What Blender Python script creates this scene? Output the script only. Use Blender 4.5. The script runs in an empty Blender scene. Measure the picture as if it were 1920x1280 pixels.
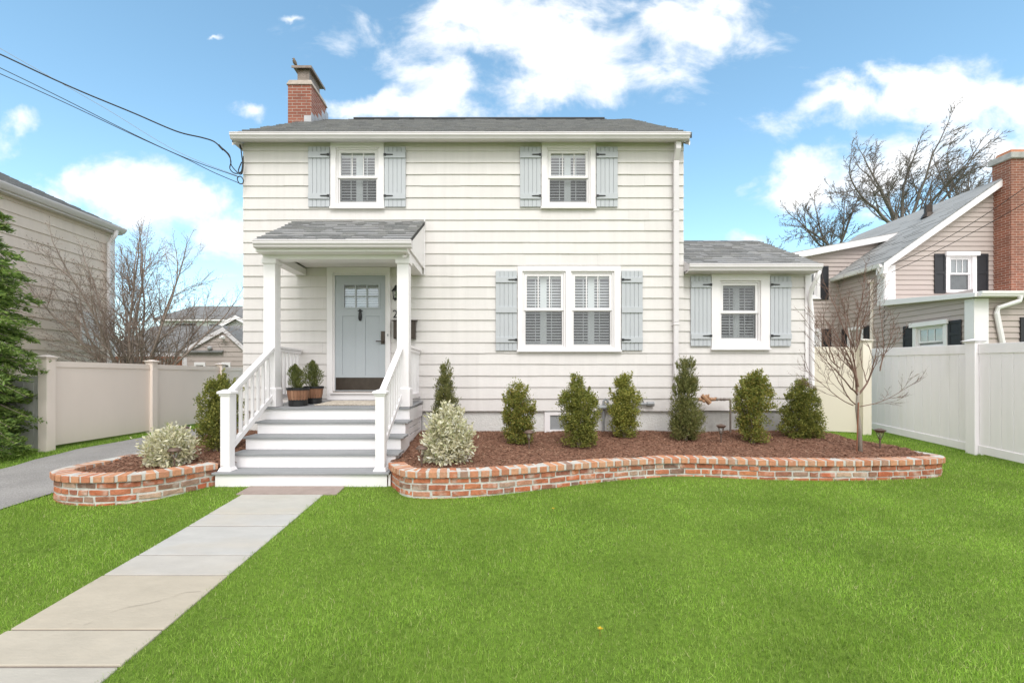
import bpy, math, random
import numpy as np
from mathutils import Vector, Matrix
random.seed(7)
rng = np.random.default_rng(7)
C = bpy.context.scene.collection
R = math.radians
F, PX, PY, CZ = 840.0, 939.0, 705.0, 1.40      # focal length and principal point in photo pixels, eye height
def PP(px, py, Y): return Vector(((px-PX)*Y/F, Y, CZ-(py-PY)*Y/F))
def XX(px, Y): return (px-PX)*Y/F
def ZZ(py, Y): return CZ-(py-PY)*Y/F
def smooth(t):
    t = max(0.0, min(1.0, t)); return t*t*(3-2*t)
def gz(x, y):                                   # lawn height: a gentle rise towards the houses
    top = 7.8+(9.6-7.8)*smooth((x+2)/4)
    return 0.071*(min(max(y, -3.0), top)-5.45)
def G(px, py):                                  # point of the lawn seen at a pixel
    Y = 1.787/((py-PY)/F+0.071); return (XX(px, Y), Y)

# ------------------------------------------------------------------ materials
def nt(m):
    m.use_nodes = True; t = m.node_tree; t.nodes.clear(); return t
def N(t, typ, **kw):
    n = t.nodes.new(typ)
    for k, v in kw.items(): setattr(n, k, v)
    return n
def ramp(t, cols, interp='LINEAR'):
    r = N(t, 'ShaderNodeValToRGB'); e = r.color_ramp; e.interpolation = interp
    while len(e.elements) < len(cols): e.elements.new(0.5)
    for i, (p, c) in enumerate(cols):
        e.elements[i].position = p; e.elements[i].color = (*c, 1)
    return r
def pmat(name, cols, rough=0.6, island=False, nscale=4.0, namt=0.12, bump=0.0, bscale=60.0, metal=0.0, spec=0.4,
         stretch=(1, 1, 1), stain=None, translucent=0.0, coarse=None):
    """principled material: base colour (or colours by mesh island), soft noise variation, optional bump"""
    m = bpy.data.materials.new(name); t = nt(m); L = t.links.new
    out = N(t, 'ShaderNodeOutputMaterial'); b = N(t, 'ShaderNodeBsdfPrincipled')
    b.inputs['Roughness'].default_value = rough; b.inputs['Metallic'].default_value = metal
    b.inputs['Specular IOR Level'].default_value = spec
    tc = N(t, 'ShaderNodeTexCoord'); mp = N(t, 'ShaderNodeMapping'); mp.inputs['Scale'].default_value = stretch
    L(tc.outputs['Object'], mp.inputs[0])
    if island or len(cols) > 1:
        g = N(t, 'ShaderNodeNewGeometry')
        k = len(cols)
        r = ramp(t, [(i/max(1, k-1), c) for i, c in enumerate(cols)])
        if island: L(g.outputs['Random Per Island'], r.inputs[0])
        else:
            nn = N(t, 'ShaderNodeTexNoise'); nn.inputs['Scale'].default_value = coarse or nscale*0.4; nn.inputs['Detail'].default_value = 6
            L(mp.outputs[0], nn.inputs['Vector'])
            mr = N(t, 'ShaderNodeMapRange'); mr.inputs[1].default_value = 0.3; mr.inputs[2].default_value = 0.7
            L(nn.outputs[0], mr.inputs[0]); L(mr.outputs[0], r.inputs[0])
        col = r.outputs[0]
    else:
        rgb = N(t, 'ShaderNodeRGB'); rgb.outputs[0].default_value = (*cols[0], 1); col = rgb.outputs[0]
    if namt > 0:
        nz = N(t, 'ShaderNodeTexNoise'); nz.inputs['Scale'].default_value = nscale; nz.inputs['Detail'].default_value = 8
        nz.inputs['Roughness'].default_value = 0.65
        L(mp.outputs[0], nz.inputs['Vector'])
        mr = N(t, 'ShaderNodeMapRange'); mr.inputs[1].default_value = 0.25; mr.inputs[2].default_value = 0.75
        mr.inputs[3].default_value = 1-namt; mr.inputs[4].default_value = 1+namt
        L(nz.outputs[0], mr.inputs[0])
        mx = N(t, 'ShaderNodeMix', data_type='RGBA', blend_type='MULTIPLY'); mx.inputs[0].default_value = 1
        L(col, mx.inputs[6]); L(mr.outputs[0], mx.inputs[7]); col = mx.outputs[2]
    if stain:
        sc, lo, hi, amt = stain[1:]
        n2 = N(t, 'ShaderNodeTexNoise'); n2.inputs['Scale'].default_value = sc; n2.inputs['Detail'].default_value = 6
        L(mp.outputs[0], n2.inputs['Vector'])
        mr = N(t, 'ShaderNodeMapRange'); mr.inputs[1].default_value = lo; mr.inputs[2].default_value = hi; mr.inputs[4].default_value = amt
        L(n2.outputs[0], mr.inputs[0])
        mx = N(t, 'ShaderNodeMix', data_type='RGBA'); L(mr.outputs[0], mx.inputs[0]); L(col, mx.inputs[6])
        mx.inputs[7].default_value = (*stain[0], 1); col = mx.outputs[2]
    L(col, b.inputs['Base Color'])
    if bump > 0:
        nb = N(t, 'ShaderNodeTexNoise'); nb.inputs['Scale'].default_value = bscale; nb.inputs['Detail'].default_value = 5
        L(mp.outputs[0], nb.inputs['Vector'])
        bp = N(t, 'ShaderNodeBump'); bp.inputs['Strength'].default_value = bump; bp.inputs['Distance'].default_value = 0.01
        L(nb.outputs[0], bp.inputs['Height']); L(bp.outputs[0], b.inputs['Normal'])
    sh = b.outputs[0]
    if translucent > 0:
        tr = N(t, 'ShaderNodeBsdfTranslucent'); L(col, tr.inputs[0])
        ms = N(t, 'ShaderNodeMixShader'); ms.inputs[0].default_value = translucent
        L(sh, ms.inputs[1]); L(tr.outputs[0], ms.inputs[2]); sh = ms.outputs[0]
    L(sh, out.inputs[0])
    return m
def brickmat(name, c1, c2, c3, mortar, bw=0.213, bh=0.068):
    m = bpy.data.materials.new(name); t = nt(m); L = t.links.new
    out = N(t, 'ShaderNodeOutputMaterial'); b = N(t, 'ShaderNodeBsdfPrincipled'); b.inputs['Roughness'].default_value = 0.85
    uv = N(t, 'ShaderNodeUVMap'); br = N(t, 'ShaderNodeTexBrick')
    L(uv.outputs[0], br.inputs['Vector'])
    br.inputs['Scale'].default_value = 1.0; br.inputs['Brick Width'].default_value = bw; br.inputs['Row Height'].default_value = bh
    br.inputs['Mortar Size'].default_value = 0.006; br.inputs['Mortar Smooth'].default_value = 0.2; br.inputs['Bias'].default_value = 0.0
    br.inputs['Color1'].default_value = (*c1, 1); br.inputs['Color2'].default_value = (*c2, 1); br.inputs['Mortar'].default_value = (*mortar, 1)
    nz = N(t, 'ShaderNodeTexNoise'); nz.inputs['Scale'].default_value = 3.0; nz.inputs['Detail'].default_value = 8
    L(uv.outputs[0], nz.inputs['Vector'])
    mr = N(t, 'ShaderNodeMapRange'); mr.inputs[1].default_value = 0.45; mr.inputs[2].default_value = 0.7; mr.inputs[4].default_value = 0.5
    L(nz.outputs[0], mr.inputs[0])
    mx = N(t, 'ShaderNodeMix', data_type='RGBA', blend_type='MIX'); L(mr.outputs[0], mx.inputs[0]); L(br.outputs[0], mx.inputs[6]); mx.inputs[7].default_value = (*c3, 1)
    L(mx.outputs[2], b.inputs['Base Color'])
    bp = N(t, 'ShaderNodeBump'); bp.inputs['Strength'].default_value = 0.6; bp.inputs['Distance'].default_value = 0.008; bp.invert = True
    L(br.outputs['Fac'], bp.inputs['Height']); L(bp.outputs[0], b.inputs['Normal'])
    L(b.outputs[0], out.inputs[0]); return m
def glassmat(name, refl=0.2, tint=(0.9, 0.93, 0.93)):
    m = bpy.data.materials.new(name); t = nt(m); L = t.links.new
    out = N(t, 'ShaderNodeOutputMaterial'); tr = N(t, 'ShaderNodeBsdfTransparent'); tr.inputs[0].default_value = (*tint, 1)
    gl = N(t, 'ShaderNodeBsdfGlossy'); gl.inputs['Roughness'].default_value = 0.03
    tc = N(t, 'ShaderNodeTexCoord'); nz = N(t, 'ShaderNodeTexNoise'); nz.inputs['Scale'].default_value = 3.0
    L(tc.outputs['Object'], nz.inputs['Vector'])
    bp = N(t, 'ShaderNodeBump'); bp.inputs['Strength'].default_value = 0.15; bp.inputs['Distance'].default_value = 0.02
    L(nz.outputs[0], bp.inputs['Height']); L(bp.outputs[0], gl.inputs['Normal'])
    ms = N(t, 'ShaderNodeMixShader'); ms.inputs[0].default_value = refl
    L(tr.outputs[0], ms.inputs[1]); L(gl.outputs[0], ms.inputs[2]); L(ms.outputs[0], out.inputs[0]); return m
def screenmat(name, cover=0.34):
    m = bpy.data.materials.new(name); t = nt(m); L = t.links.new
    out = N(t, 'ShaderNodeOutputMaterial'); tr = N(t, 'ShaderNodeBsdfTransparent')
    d = N(t, 'ShaderNodeBsdfDiffuse'); d.inputs[0].default_value = (0.10, 0.10, 0.105, 1)
    ms = N(t, 'ShaderNodeMixShader'); ms.inputs[0].default_value = cover
    L(tr.outputs[0], ms.inputs[1]); L(d.outputs[0], ms.inputs[2]); L(ms.outputs[0], out.inputs[0]); return m

M = {}
M['siding'] = pmat('cream_shingle_paint', [(0.67, 0.634, 0.615), (0.692, 0.655, 0.635), (0.705, 0.668, 0.648)], 0.6, island=True, nscale=1.1, namt=0.05, bump=0.2, bscale=(40), stretch=(7, 7, 0.5), stain=((0.52, 0.48, 0.44), 0.9, 0.60, 0.85, 0.2))
M['trim'] = pmat('white_trim_paint', [(0.82, 0.785, 0.79)], 0.45, nscale=2, namt=0.03, bump=0.04, bscale=30)
M['gutter'] = pmat('cream_gutter_metal', [(0.69, 0.65, 0.66)], 0.4, nscale=2.5, namt=0.05)
M['composite'] = pmat('white_composite_board', [(0.85, 0.82, 0.825)], 0.45, nscale=3, namt=0.04, bump=0.05, bscale=60, stretch=(1, 1, 0.3))
M['deck'] = pmat('grey_deck_board', [(0.25, 0.255, 0.265), (0.30, 0.305, 0.315)], 0.55, nscale=8, namt=0.12, stretch=(0.4, 4, 4), bump=0.1)
M['shutter'] = pmat('pale_blue_grey_paint', [(0.475, 0.49, 0.515)], 0.5, nscale=4, namt=0.05, bump=0.08, bscale=50, stretch=(4, 4, 0.6))
M['door'] = pmat('blue_grey_door_paint', [(0.43, 0.46, 0.49)], 0.4, nscale=2, namt=0.03)
M['iron'] = pmat('black_iron', [(0.012, 0.012, 0.013)], 0.45, nscale=20, namt=0.2, spec=0.5)
M['bronze'] = pmat('dark_bronze_metal', [(0.07, 0.055, 0.045)], 0.4, nscale=9, namt=0.2, metal=0.6)
M['roof'] = pmat('grey_asphalt_shingle', [(0.23, 0.23, 0.233), (0.30, 0.30, 0.305), (0.26, 0.255, 0.255), (0.33, 0.325, 0.32), (0.28, 0.28, 0.285)], 0.9, island=True, nscale=60, namt=0.25, bump=0.3, bscale=220, spec=0.2)
M['roof_base'] = pmat('dark_roof_felt', [(0.06, 0.06, 0.062)], 0.9, nscale=30, namt=0.2)
M['roof_light'] = pmat('pale_grey_shingle', [(0.27, 0.27, 0.265), (0.33, 0.33, 0.325), (0.30, 0.30, 0.295)], 0.9, island=True, nscale=50, namt=0.15, bump=0.3, bscale=150, spec=0.2)
M['roof_far'] = pmat('far_grey_shingle', [(0.17, 0.165, 0.16), (0.22, 0.215, 0.21)], 0.9, nscale=14, namt=0.2, bump=0.3, spec=0.2)
M['brick'] = pmat('antique_brick', [(0.40, 0.125, 0.065), (0.50, 0.18, 0.09), (0.30, 0.12, 0.085), (0.46, 0.15, 0.075), (0.46, 0.25, 0.17), (0.44, 0.13, 0.065), (0.25, 0.14, 0.10), (0.50, 0.20, 0.10), (0.42, 0.15, 0.08), (0.46, 0.17, 0.09), (0.34, 0.12, 0.07), (0.48, 0.15, 0.07), (0.20, 0.115, 0.09), (0.50, 0.34, 0.25)],
                  0.85, island=True, nscale=22, namt=0.3, bump=0.8, bscale=60, stain=((0.60, 0.54, 0.48), 9.0, 0.52, 0.72, 0.62), spec=0.2)
M['cap_brick'] = pmat('orange_cap_brick', [(0.48, 0.215, 0.12), (0.56, 0.285, 0.165), (0.42, 0.165, 0.09), (0.50, 0.30, 0.20), (0.47, 0.18, 0.10), (0.56, 0.31, 0.19), (0.30, 0.19, 0.15)],
                  0.85, island=True, nscale=26, namt=0.22, bump=0.6, bscale=70, stain=((0.62, 0.50, 0.40), 11.0, 0.58, 0.75, 0.55), spec=0.2)
M['mortar'] = pmat('pale_mortar', [(0.48, 0.46, 0.425), (0.62, 0.60, 0.555)], 0.95, nscale=18, namt=0.18, bump=0.8, bscale=90)
M['chimney'] = brickmat('chimney_brick', (0.24, 0.075, 0.045), (0.31, 0.11, 0.07), (0.17, 0.065, 0.045), (0.42, 0.36, 0.31))
M['chimney2'] = brickmat('orange_chimney_brick', (0.21, 0.075, 0.045), (0.29, 0.10, 0.058), (0.15, 0.07, 0.05), (0.46, 0.38, 0.31), 0.21, 0.075)
M['concrete'] = pmat('weathered_concrete', [(0.34, 0.33, 0.31), (0.44, 0.43, 0.41)], 0.9, nscale=9, namt=0.2, bump=0.4, bscale=40, stain=((0.2, 0.19, 0.18), 1.8, 0.5, 0.75, 0.5))
M['stucco'] = pmat('white_stucco', [(0.68, 0.67, 0.65)], 0.9, nscale=6, namt=0.08, bump=1.0, bscale=38)
M['crown'] = pmat('brown_mortar_crown', [(0.36, 0.30, 0.25), (0.44, 0.38, 0.33)], 0.9, nscale=8, namt=0.2)
M['lead'] = pmat('grey_flashing', [(0.42, 0.42, 0.43)], 0.45, nscale=6, namt=0.15, metal=0.3)
M['hood'] = pmat('rusty_galvanised', [(0.25, 0.205, 0.175)], 0.5, nscale=7, namt=0.25, metal=0.3, stain=((0.18, 0.11, 0.07), 6.0, 0.5, 0.7, 0.6))
M['glass'] = glassmat('window_glass', 0.16)
M['glass_up'] = glassmat('bright_window_glass', 0.22)
M['screen'] = screenmat('insect_screen_mesh')
M['blind'] = pmat('white_louvre', [(0.74, 0.74, 0.75)], 0.5, nscale=3, namt=0.02)
M['dark'] = pmat('dark_interior', [(0.05, 0.05, 0.052)], 0.9, namt=0)  # near-black colour stands in for the shade of unlit rooms
M['black_shutter'] = pmat('black_shutter_vinyl', [(0.022, 0.022, 0.026)], 0.5, nscale=8, namt=0.15)
M['tan'] = pmat('tan_vinyl_siding', [(0.445, 0.375, 0.345), (0.465, 0.395, 0.36)], 0.55, island=True, nscale=1.0, namt=0.04, bump=0.05, stretch=(1, 1, 5))
M['tan2'] = pmat('beige_shingle_siding', [(0.68, 0.58, 0.50), (0.71, 0.61, 0.525), (0.72, 0.62, 0.54)], 0.7, island=True, nscale=1.6, namt=0.06, bump=0.15, stretch=(5, 5, 0.7))
M['farwhite'] = pmat('far_white_siding', [(0.72, 0.72, 0.72), (0.75, 0.75, 0.75)], 0.6, island=True, namt=0.03)
M['fence_beige'] = pmat('beige_vinyl', [(0.89, 0.78, 0.70)], 0.45, nscale=1.2, namt=0.035, stretch=(1, 1, 0.4))
M['fence_cream'] = pmat('cream_vinyl', [(0.76, 0.69, 0.58)], 0.45, nscale=1.2, namt=0.03)
M['fence_white'] = pmat('white_vinyl', [(0.92, 0.87, 0.895)], 0.4, nscale=1.5, namt=0.04, stretch=(3, 3, 0.4), stain=((0.70, 0.66, 0.62), 1.2, 0.56, 0.85, 0.5))
M['fence_grey'] = pmat('grey_white_vinyl', [(0.68, 0.66, 0.64)], 0.45, nscale=1.5, namt=0.04, stretch=(3, 3, 0.4))
M['redwood'] = pmat('red_brown_wood', [(0.20, 0.075, 0.04), (0.27, 0.11, 0.06)], 0.75, island=True, nscale=12, namt=0.2)
M['mulch'] = pmat('bark_mulch', [(0.16, 0.082, 0.055), (0.27, 0.145, 0.098)], 0.95, nscale=70, namt=0.5, bump=1.0, bscale=120, spec=0.15)
M['chips'] = pmat('bark_chips', [(0.12, 0.06, 0.04), (0.25, 0.125, 0.08), (0.33, 0.18, 0.12), (0.18, 0.09, 0.058), (0.40, 0.26, 0.18)], 0.9, island=True, namt=0.2, nscale=60, spec=0.15)
M['asphalt'] = pmat('worn_asphalt', [(0.27, 0.256, 0.244), (0.37, 0.352, 0.336)], 0.95, nscale=75, namt=0.45, bump=0.6, bscale=260, spec=0.2, coarse=1.2)
M['flag'] = pmat('bluestone_flag', [(0.39, 0.35, 0.28), (0.46, 0.455, 0.445), (0.41, 0.345, 0.255), (0.47, 0.445, 0.39), (0.42, 0.41, 0.385)], 0.8, island=True, nscale=3.2, namt=0.10, bump=0.25, bscale=25, stain=((0.50, 0.43, 0.33), 1.3, 0.5, 0.78, 0.45), stretch=(1.0, 2.2, 1))
M['flag_brown'] = pmat('brown_flag', [(0.32, 0.255, 0.225)], 0.85, nscale=7, namt=0.15, bump=0.3)
M['ground'] = pmat('lawn_soil', [(0.10, 0.16, 0.025), (0.135, 0.21, 0.032)], 1.0, nscale=30, namt=0.4, spec=0.1, coarse=0.8)
M['bark'] = pmat('grey_bark', [(0.24, 0.205, 0.17), (0.36, 0.32, 0.275)], 0.95, nscale=20, namt=0.3, bump=0.6, stretch=(3, 3, 0.6))
M['twig'] = pmat('brown_twig', [(0.34, 0.275, 0.23)], 0.95, nscale=15, namt=0.3)
M['redtwig'] = pmat('reddish_twig', [(0.15, 0.085, 0.065), (0.21, 0.135, 0.105)], 0.9, nscale=8, namt=0.3)
M['darktwig'] = pmat('dark_twig', [(0.19, 0.165, 0.15)], 0.95, nscale=4, namt=0.3)
M['bud'] = pmat('red_bud', [(0.24, 0.11, 0.07), (0.16, 0.09, 0.06)], 0.9, island=True, namt=0)
def leafm(name, cols, tl=0.3): return pmat(name, cols, 0.55, island=True, namt=0, spec=0.3, translucent=tl)
M['box'] = leafm('boxwood_leaf', [(0.127, 0.163, 0.034), (0.281, 0.293, 0.057), (0.197, 0.228, 0.045), (0.422, 0.369, 0.084), (0.239, 0.250, 0.057)])
M['boxy'] = leafm('bronzed_boxwood_leaf', [(0.110, 0.164, 0.034), (0.274, 0.271, 0.061), (0.164, 0.213, 0.044), (0.383, 0.299, 0.077), (0.219, 0.242, 0.052)])
M['boxd'] = leafm('deep_boxwood_leaf', [(0.092, 0.125, 0.030), (0.234, 0.251, 0.052), (0.155, 0.182, 0.039), (0.372, 0.342, 0.080), (0.186, 0.205, 0.050)])
M['vari'] = leafm('variegated_leaf', [(0.250, 0.284, 0.113), (0.833, 0.767, 0.580), (0.468, 0.468, 0.242), (0.833, 0.816, 0.741), (0.624, 0.582, 0.356), (0.833, 0.816, 0.645)])
M['arb'] = leafm('arborvitae_leaf', [(0.112, 0.138, 0.043), (0.204, 0.210, 0.069), (0.149, 0.164, 0.052), (0.297, 0.264, 0.102)])
M['ever'] = leafm('evergreen_needle', [(0.086, 0.152, 0.038), (0.207, 0.318, 0.068), (0.138, 0.221, 0.055), (0.345, 0.456, 0.110), (0.173, 0.248, 0.068)])
M['pine'] = leafm('potted_conifer_leaf', [(0.068, 0.095, 0.028), (0.170, 0.190, 0.057), (0.114, 0.142, 0.038), (0.251, 0.247, 0.085)])
M['wood_barrel'] = pmat('stained_barrel_stave', [(0.17, 0.075, 0.04), (0.34, 0.17, 0.10), (0.24, 0.12, 0.07), (0.42, 0.23, 0.14)], 0.6, island=True, nscale=12, namt=0.2, stretch=(3, 3, 0.5))
M['soil'] = pmat('potting_soil', [(0.04, 0.028, 0.02)], 1, nscale=40, namt=0.4)
M['mat1'] = pmat('beige_rope', [(0.50, 0.44, 0.37), (0.60, 0.54, 0.46), (0.40, 0.34, 0.28)], 0.9, island=True, nscale=30, namt=0.2, bump=0.5, bscale=150)
M['copper'] = pmat('aged_copper', [(0.42, 0.24, 0.14)], 0.45, nscale=14, namt=0.3, metal=0.4)
M['pipe'] = pmat('grey_pipe', [(0.30, 0.31, 0.32)], 0.5, nscale=9, namt=0.15, metal=0.2)
M['pipe_brown'] = pmat('brown_pipe', [(0.20, 0.165, 0.14)], 0.6, nscale=9, namt=0.2)
M['lampcap'] = pmat('brown_lamp_metal', [(0.14, 0.095, 0.075)], 0.5, nscale=14, namt=0.2, metal=0.3)
M['wire'] = pmat('black_cable', [(0.03, 0.028, 0.027)], 0.7, namt=0)
M['wire_pale'] = pmat('grey_cable', [(0.30, 0.30, 0.30)], 0.7, namt=0)
M['bird'] = pmat('brown_feather', [(0.10, 0.08, 0.06), (0.20, 0.15, 0.11)], 0.9, nscale=30, namt=0.3)
M['slate'] = pmat('slate_grey', [(0.10, 0.10, 0.105)], 0.9, nscale=20, namt=0.3)
M['dandelion'] = pmat('dandelion_yellow', [(0.65, 0.42, 0.02)], 0.8, namt=0)

# ------------------------------------------------------------------ mesh building
class MB:
    """collects faces in world metres; build() links them as ONE mesh object"""
    def __init__(s, T=None): s.v = []; s.f = []; s.m = []; s.T = T; s.mi = 0
    def av(s, p):
        p = Vector(p)
        if s.T is not None: p = s.T @ p
        s.v.append(p); return len(s.v)-1
    def face(s, pts):
        i = [s.av(p) for p in pts]; s.f.append(i); s.m.append(s.mi)
    def fi(s, idx): s.f.append(list(idx)); s.m.append(s.mi)
    def hexa(s, p):          # 8 corners: bottom 0-3 ccw, top 4-7
        b = [s.av(q) for q in p]
        for q in ((3, 2, 1, 0), (4, 5, 6, 7), (0, 1, 5, 4), (1, 2, 6, 5), (2, 3, 7, 6), (3, 0, 4, 7)): s.fi([b[k] for k in q])
    def box(s, x0, x1, y0, y1, z0, z1):
        s.hexa([(x0, y0, z0), (x1, y0, z0), (x1, y1, z0), (x0, y1, z0), (x0, y0, z1), (x1, y0, z1), (x1, y1, z1), (x0, y1, z1)])
    def obox(s, c, ax, ay, az):    # half-axes
        c, ax, ay, az = map(Vector, (c, ax, ay, az))
        s.hexa([c-ax-ay-az, c+ax-ay-az, c+ax+ay-az, c-ax+ay-az, c-ax-ay+az, c+ax-ay+az, c+ax+ay+az, c-ax+ay+az])
    def bar(s, a, b, w, h, up=(0, 0, 1)):
        a, b = Vector(a), Vector(b); d = (b-a); L = d.length; d.normalize()
        sd = d.cross(Vector(up)); sd.normalize(); u = sd.cross(d)
        s.obox((a+b)/2, d*L/2, sd*w/2, u*h/2)
    def prism(s, pts, d):          # polygon extruded along vector d
        d = Vector(d); n = len(pts)
        a = [s.av(p) for p in pts]; b = [s.av(Vector(p)+d) for p in pts]
        s.fi(a[::-1]); s.fi(b)
        for i in range(n): s.fi([a[i], a[(i+1) % n], b[(i+1) % n], b[i]])
    def tube(s, pts, rad, n=6, cap=True):
        pts = [Vector(p) for p in pts]
        if not hasattr(rad, '__len__'): rad = [rad]*len(pts)
        rings = []; ref = Vector((0.31, 0.2, 1)) if abs((pts[-1]-pts[0]).normalized().z) < 0.9 else Vector((1, 0.1, 0))
        for i, p in enumerate(pts):
            d = (pts[min(i+1, len(pts)-1)]-pts[max(i-1, 0)]).normalized()
            a = d.cross(ref).normalized(); b = d.cross(a)
            rings.append([s.av(p+(a*math.cos(2*math.pi*k/n)+b*math.sin(2*math.pi*k/n))*rad[i]) for k in range(n)])
        for i in range(len(rings)-1):
            for k in range(n): s.fi([rings[i][k], rings[i][(k+1) % n], rings[i+1][(k+1) % n], rings[i+1][k]])
        if cap: s.fi(rings[0][::-1]); s.fi(rings[-1])
    def lathe(s, prof, c, n=20, cap=True):     # prof = (radius, z) pairs about vertical axis at c
        c = Vector(c); rings = []
        for r, z in prof: rings.append([s.av(c+Vector((r*math.cos(2*math.pi*k/n), r*math.sin(2*math.pi*k/n), z))) for k in range(n)])
        for i in range(len(rings)-1):
            for k in range(n): s.fi([rings[i][k], rings[i][(k+1) % n], rings[i+1][(k+1) % n], rings[i+1][k]])
        if cap: s.fi(rings[0][::-1]); s.fi(rings[-1])
    def plate(s, x0, x1, z0, z1, yf, yb, holes=()):   # board facing -y with rectangular holes (x0,x1,z0,z1)
        xs = sorted({x0, x1, *[h[0] for h in holes], *[h[1] for h in holes]}); zs = sorted({z0, z1, *[h[2] for h in holes], *[h[3] for h in holes]})
        xs = [x for x in xs if x0 <= x <= x1]; zs = [z for z in zs if z0 <= z <= z1]
        def solid(i, j):
            if i < 0 or j < 0 or i >= len(xs)-1 or j >= len(zs)-1: return False
            cx, cz = (xs[i]+xs[i+1])/2, (zs[j]+zs[j+1])/2
            return not any(h[0] < cx < h[1] and h[2] < cz < h[3] for h in holes)
        vi = {}
        def g(i, j, y):
            k = (i, j, y)
            if k not in vi: vi[k] = s.av((xs[i], y, zs[j]))
            return vi[k]
        for i in range(len(xs)-1):
            for j in range(len(zs)-1):
                if not solid(i, j): continue
                s.fi([g(i, j, yf), g(i+1, j, yf), g(i+1, j+1, yf), g(i, j+1, yf)])
                s.fi([g(i, j+1, yb), g(i+1, j+1, yb), g(i+1, j, yb), g(i, j, yb)])
                if not solid(i-1, j): s.fi([g(i, j, yb), g(i, j, yf), g(i, j+1, yf), g(i, j+1, yb)])
                if not solid(i+1, j): s.fi([g(i+1, j, yf), g(i+1, j, yb), g(i+1, j+1, yb), g(i+1, j+1, yf)])
                if not solid(i, j-1): s.fi([g(i, j, yb), g(i+1, j, yb), g(i+1, j, yf), g(i, j, yf)])
                if not solid(i, j+1): s.fi([g(i, j+1, yf), g(i+1, j+1, yf), g(i+1, j+1, yb), g(i, j+1, yb)])
    def build(s, name, mat, parent=None, bevel=0.0, smooth_=False, origin=None):
        base = wloc(parent) if parent is not None else Vector(origin) if origin is not None else Vector((0, 0, 0))
        me = bpy.data.meshes.new(name); me.from_pydata([tuple(v-base) for v in s.v], [], s.f)
        for m_ in (mat if isinstance(mat, (list, tuple)) else [mat]): me.materials.append(m_)
        if any(s.m): me.polygons.foreach_set('material_index', s.m)
        uv = me.uv_layers.new(name='UVMap'); co = s.v
        data = [0.0]*(2*len(me.loops))
        for p in me.polygons:
            n = p.normal
            for li in p.loop_indices:
                v = co[me.loops[li].vertex_index]
                if abs(n.z) > 0.75: a, b = v.x, v.y
                elif abs(n.x) > abs(n.y): a, b = v.y, v.z
                else: a, b = v.x, v.z
                data[2*li] = a; data[2*li+1] = b
        uv.data.foreach_set('uv', data)
        if smooth_: me.polygons.foreach_set('use_smooth', [True]*len(me.polygons))
        me.update()
        o = bpy.data.objects.new(name, me); C.objects.link(o)
        if parent is not None: o.parent = parent
        else: o.location = base
        if bevel > 0:
            b = o.modifiers.new('bevel', 'BEVEL'); b.width = bevel; b.segments = 2; b.limit_method = 'ANGLE'; b.angle_limit = R(50)
        return o
def wloc(o):
    p = Vector((0, 0, 0))
    while o is not None: p += o.location; o = o.parent
    return p
def tag(o, label=None, cat=None, group=None, kind=None):
    if label: o['label'] = label
    if cat: o['category'] = cat
    if group: o['group'] = group
    if kind: o['kind'] = kind
    return o
def thing(name, loc, label, cat, group=None):
    o = bpy.data.objects.new(name, None); o.empty_display_size = 0.1; C.objects.link(o); o.location = loc
    return tag(o, label, cat, group)
def npmesh(name, V, nper, mats, parent=None, origin=None, midx=None):
    """V: (n*nper,3) array, faces of nper separate verts each"""
    base = np.array(wloc(parent)) if parent is not None else np.array(origin if origin is not None else (0, 0, 0), float)
    V = (V-base).astype(np.float32); n = len(V)//nper
    me = bpy.data.meshes.new(name); me.vertices.add(len(V)); me.vertices.foreach_set('co', V.ravel())
    me.loops.add(len(V)); me.loops.foreach_set('vertex_index', np.arange(len(V), dtype=np.int32))
    me.polygons.add(n); me.polygons.foreach_set('loop_start', np.arange(n, dtype=np.int32)*nper)
    try: me.polygons.foreach_set('loop_total', np.full(n, nper, dtype=np.int32))
    except Exception: pass
    for m_ in (mats if isinstance(mats, (list, tuple)) else [mats]): me.materials.append(m_)
    if midx is not None: me.polygons.foreach_set('material_index', np.asarray(midx, dtype=np.int32))
    me.update(calc_edges=True); me.validate()
    o = bpy.data.objects.new(name, me); C.objects.link(o)
    if parent is not None: o.parent = parent
    else: o.location = base
    return o
def leafquads(Cn, A, B):      # diamond leaves: centres, long half-axis, wide half-axis
    V = np.empty((len(Cn), 4, 3)); V[:, 0] = Cn-A; V[:, 1] = Cn+B; V[:, 2] = Cn+A; V[:, 3] = Cn-B
    return V.reshape(-1, 3)
def unit(a): return a/np.maximum(1e-9, np.linalg.norm(a, axis=-1, keepdims=True))
def wall_T(kind, k, z=0.0):
    """local wall frame (x along, y into wall, z up) -> world"""
    if kind == 'front': return Matrix.Translation((0, k, z))
    if kind == 'faces+x': return Matrix(((0, -1, 0, k), (1, 0, 0, 0), (0, 0, 1, z), (0, 0, 0, 1)))
    if kind == 'faces-x': return Matrix(((0, 1, 0, k), (-1, 0, 0, 0), (0, 0, 1, z), (0, 0, 0, 1)))

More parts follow.
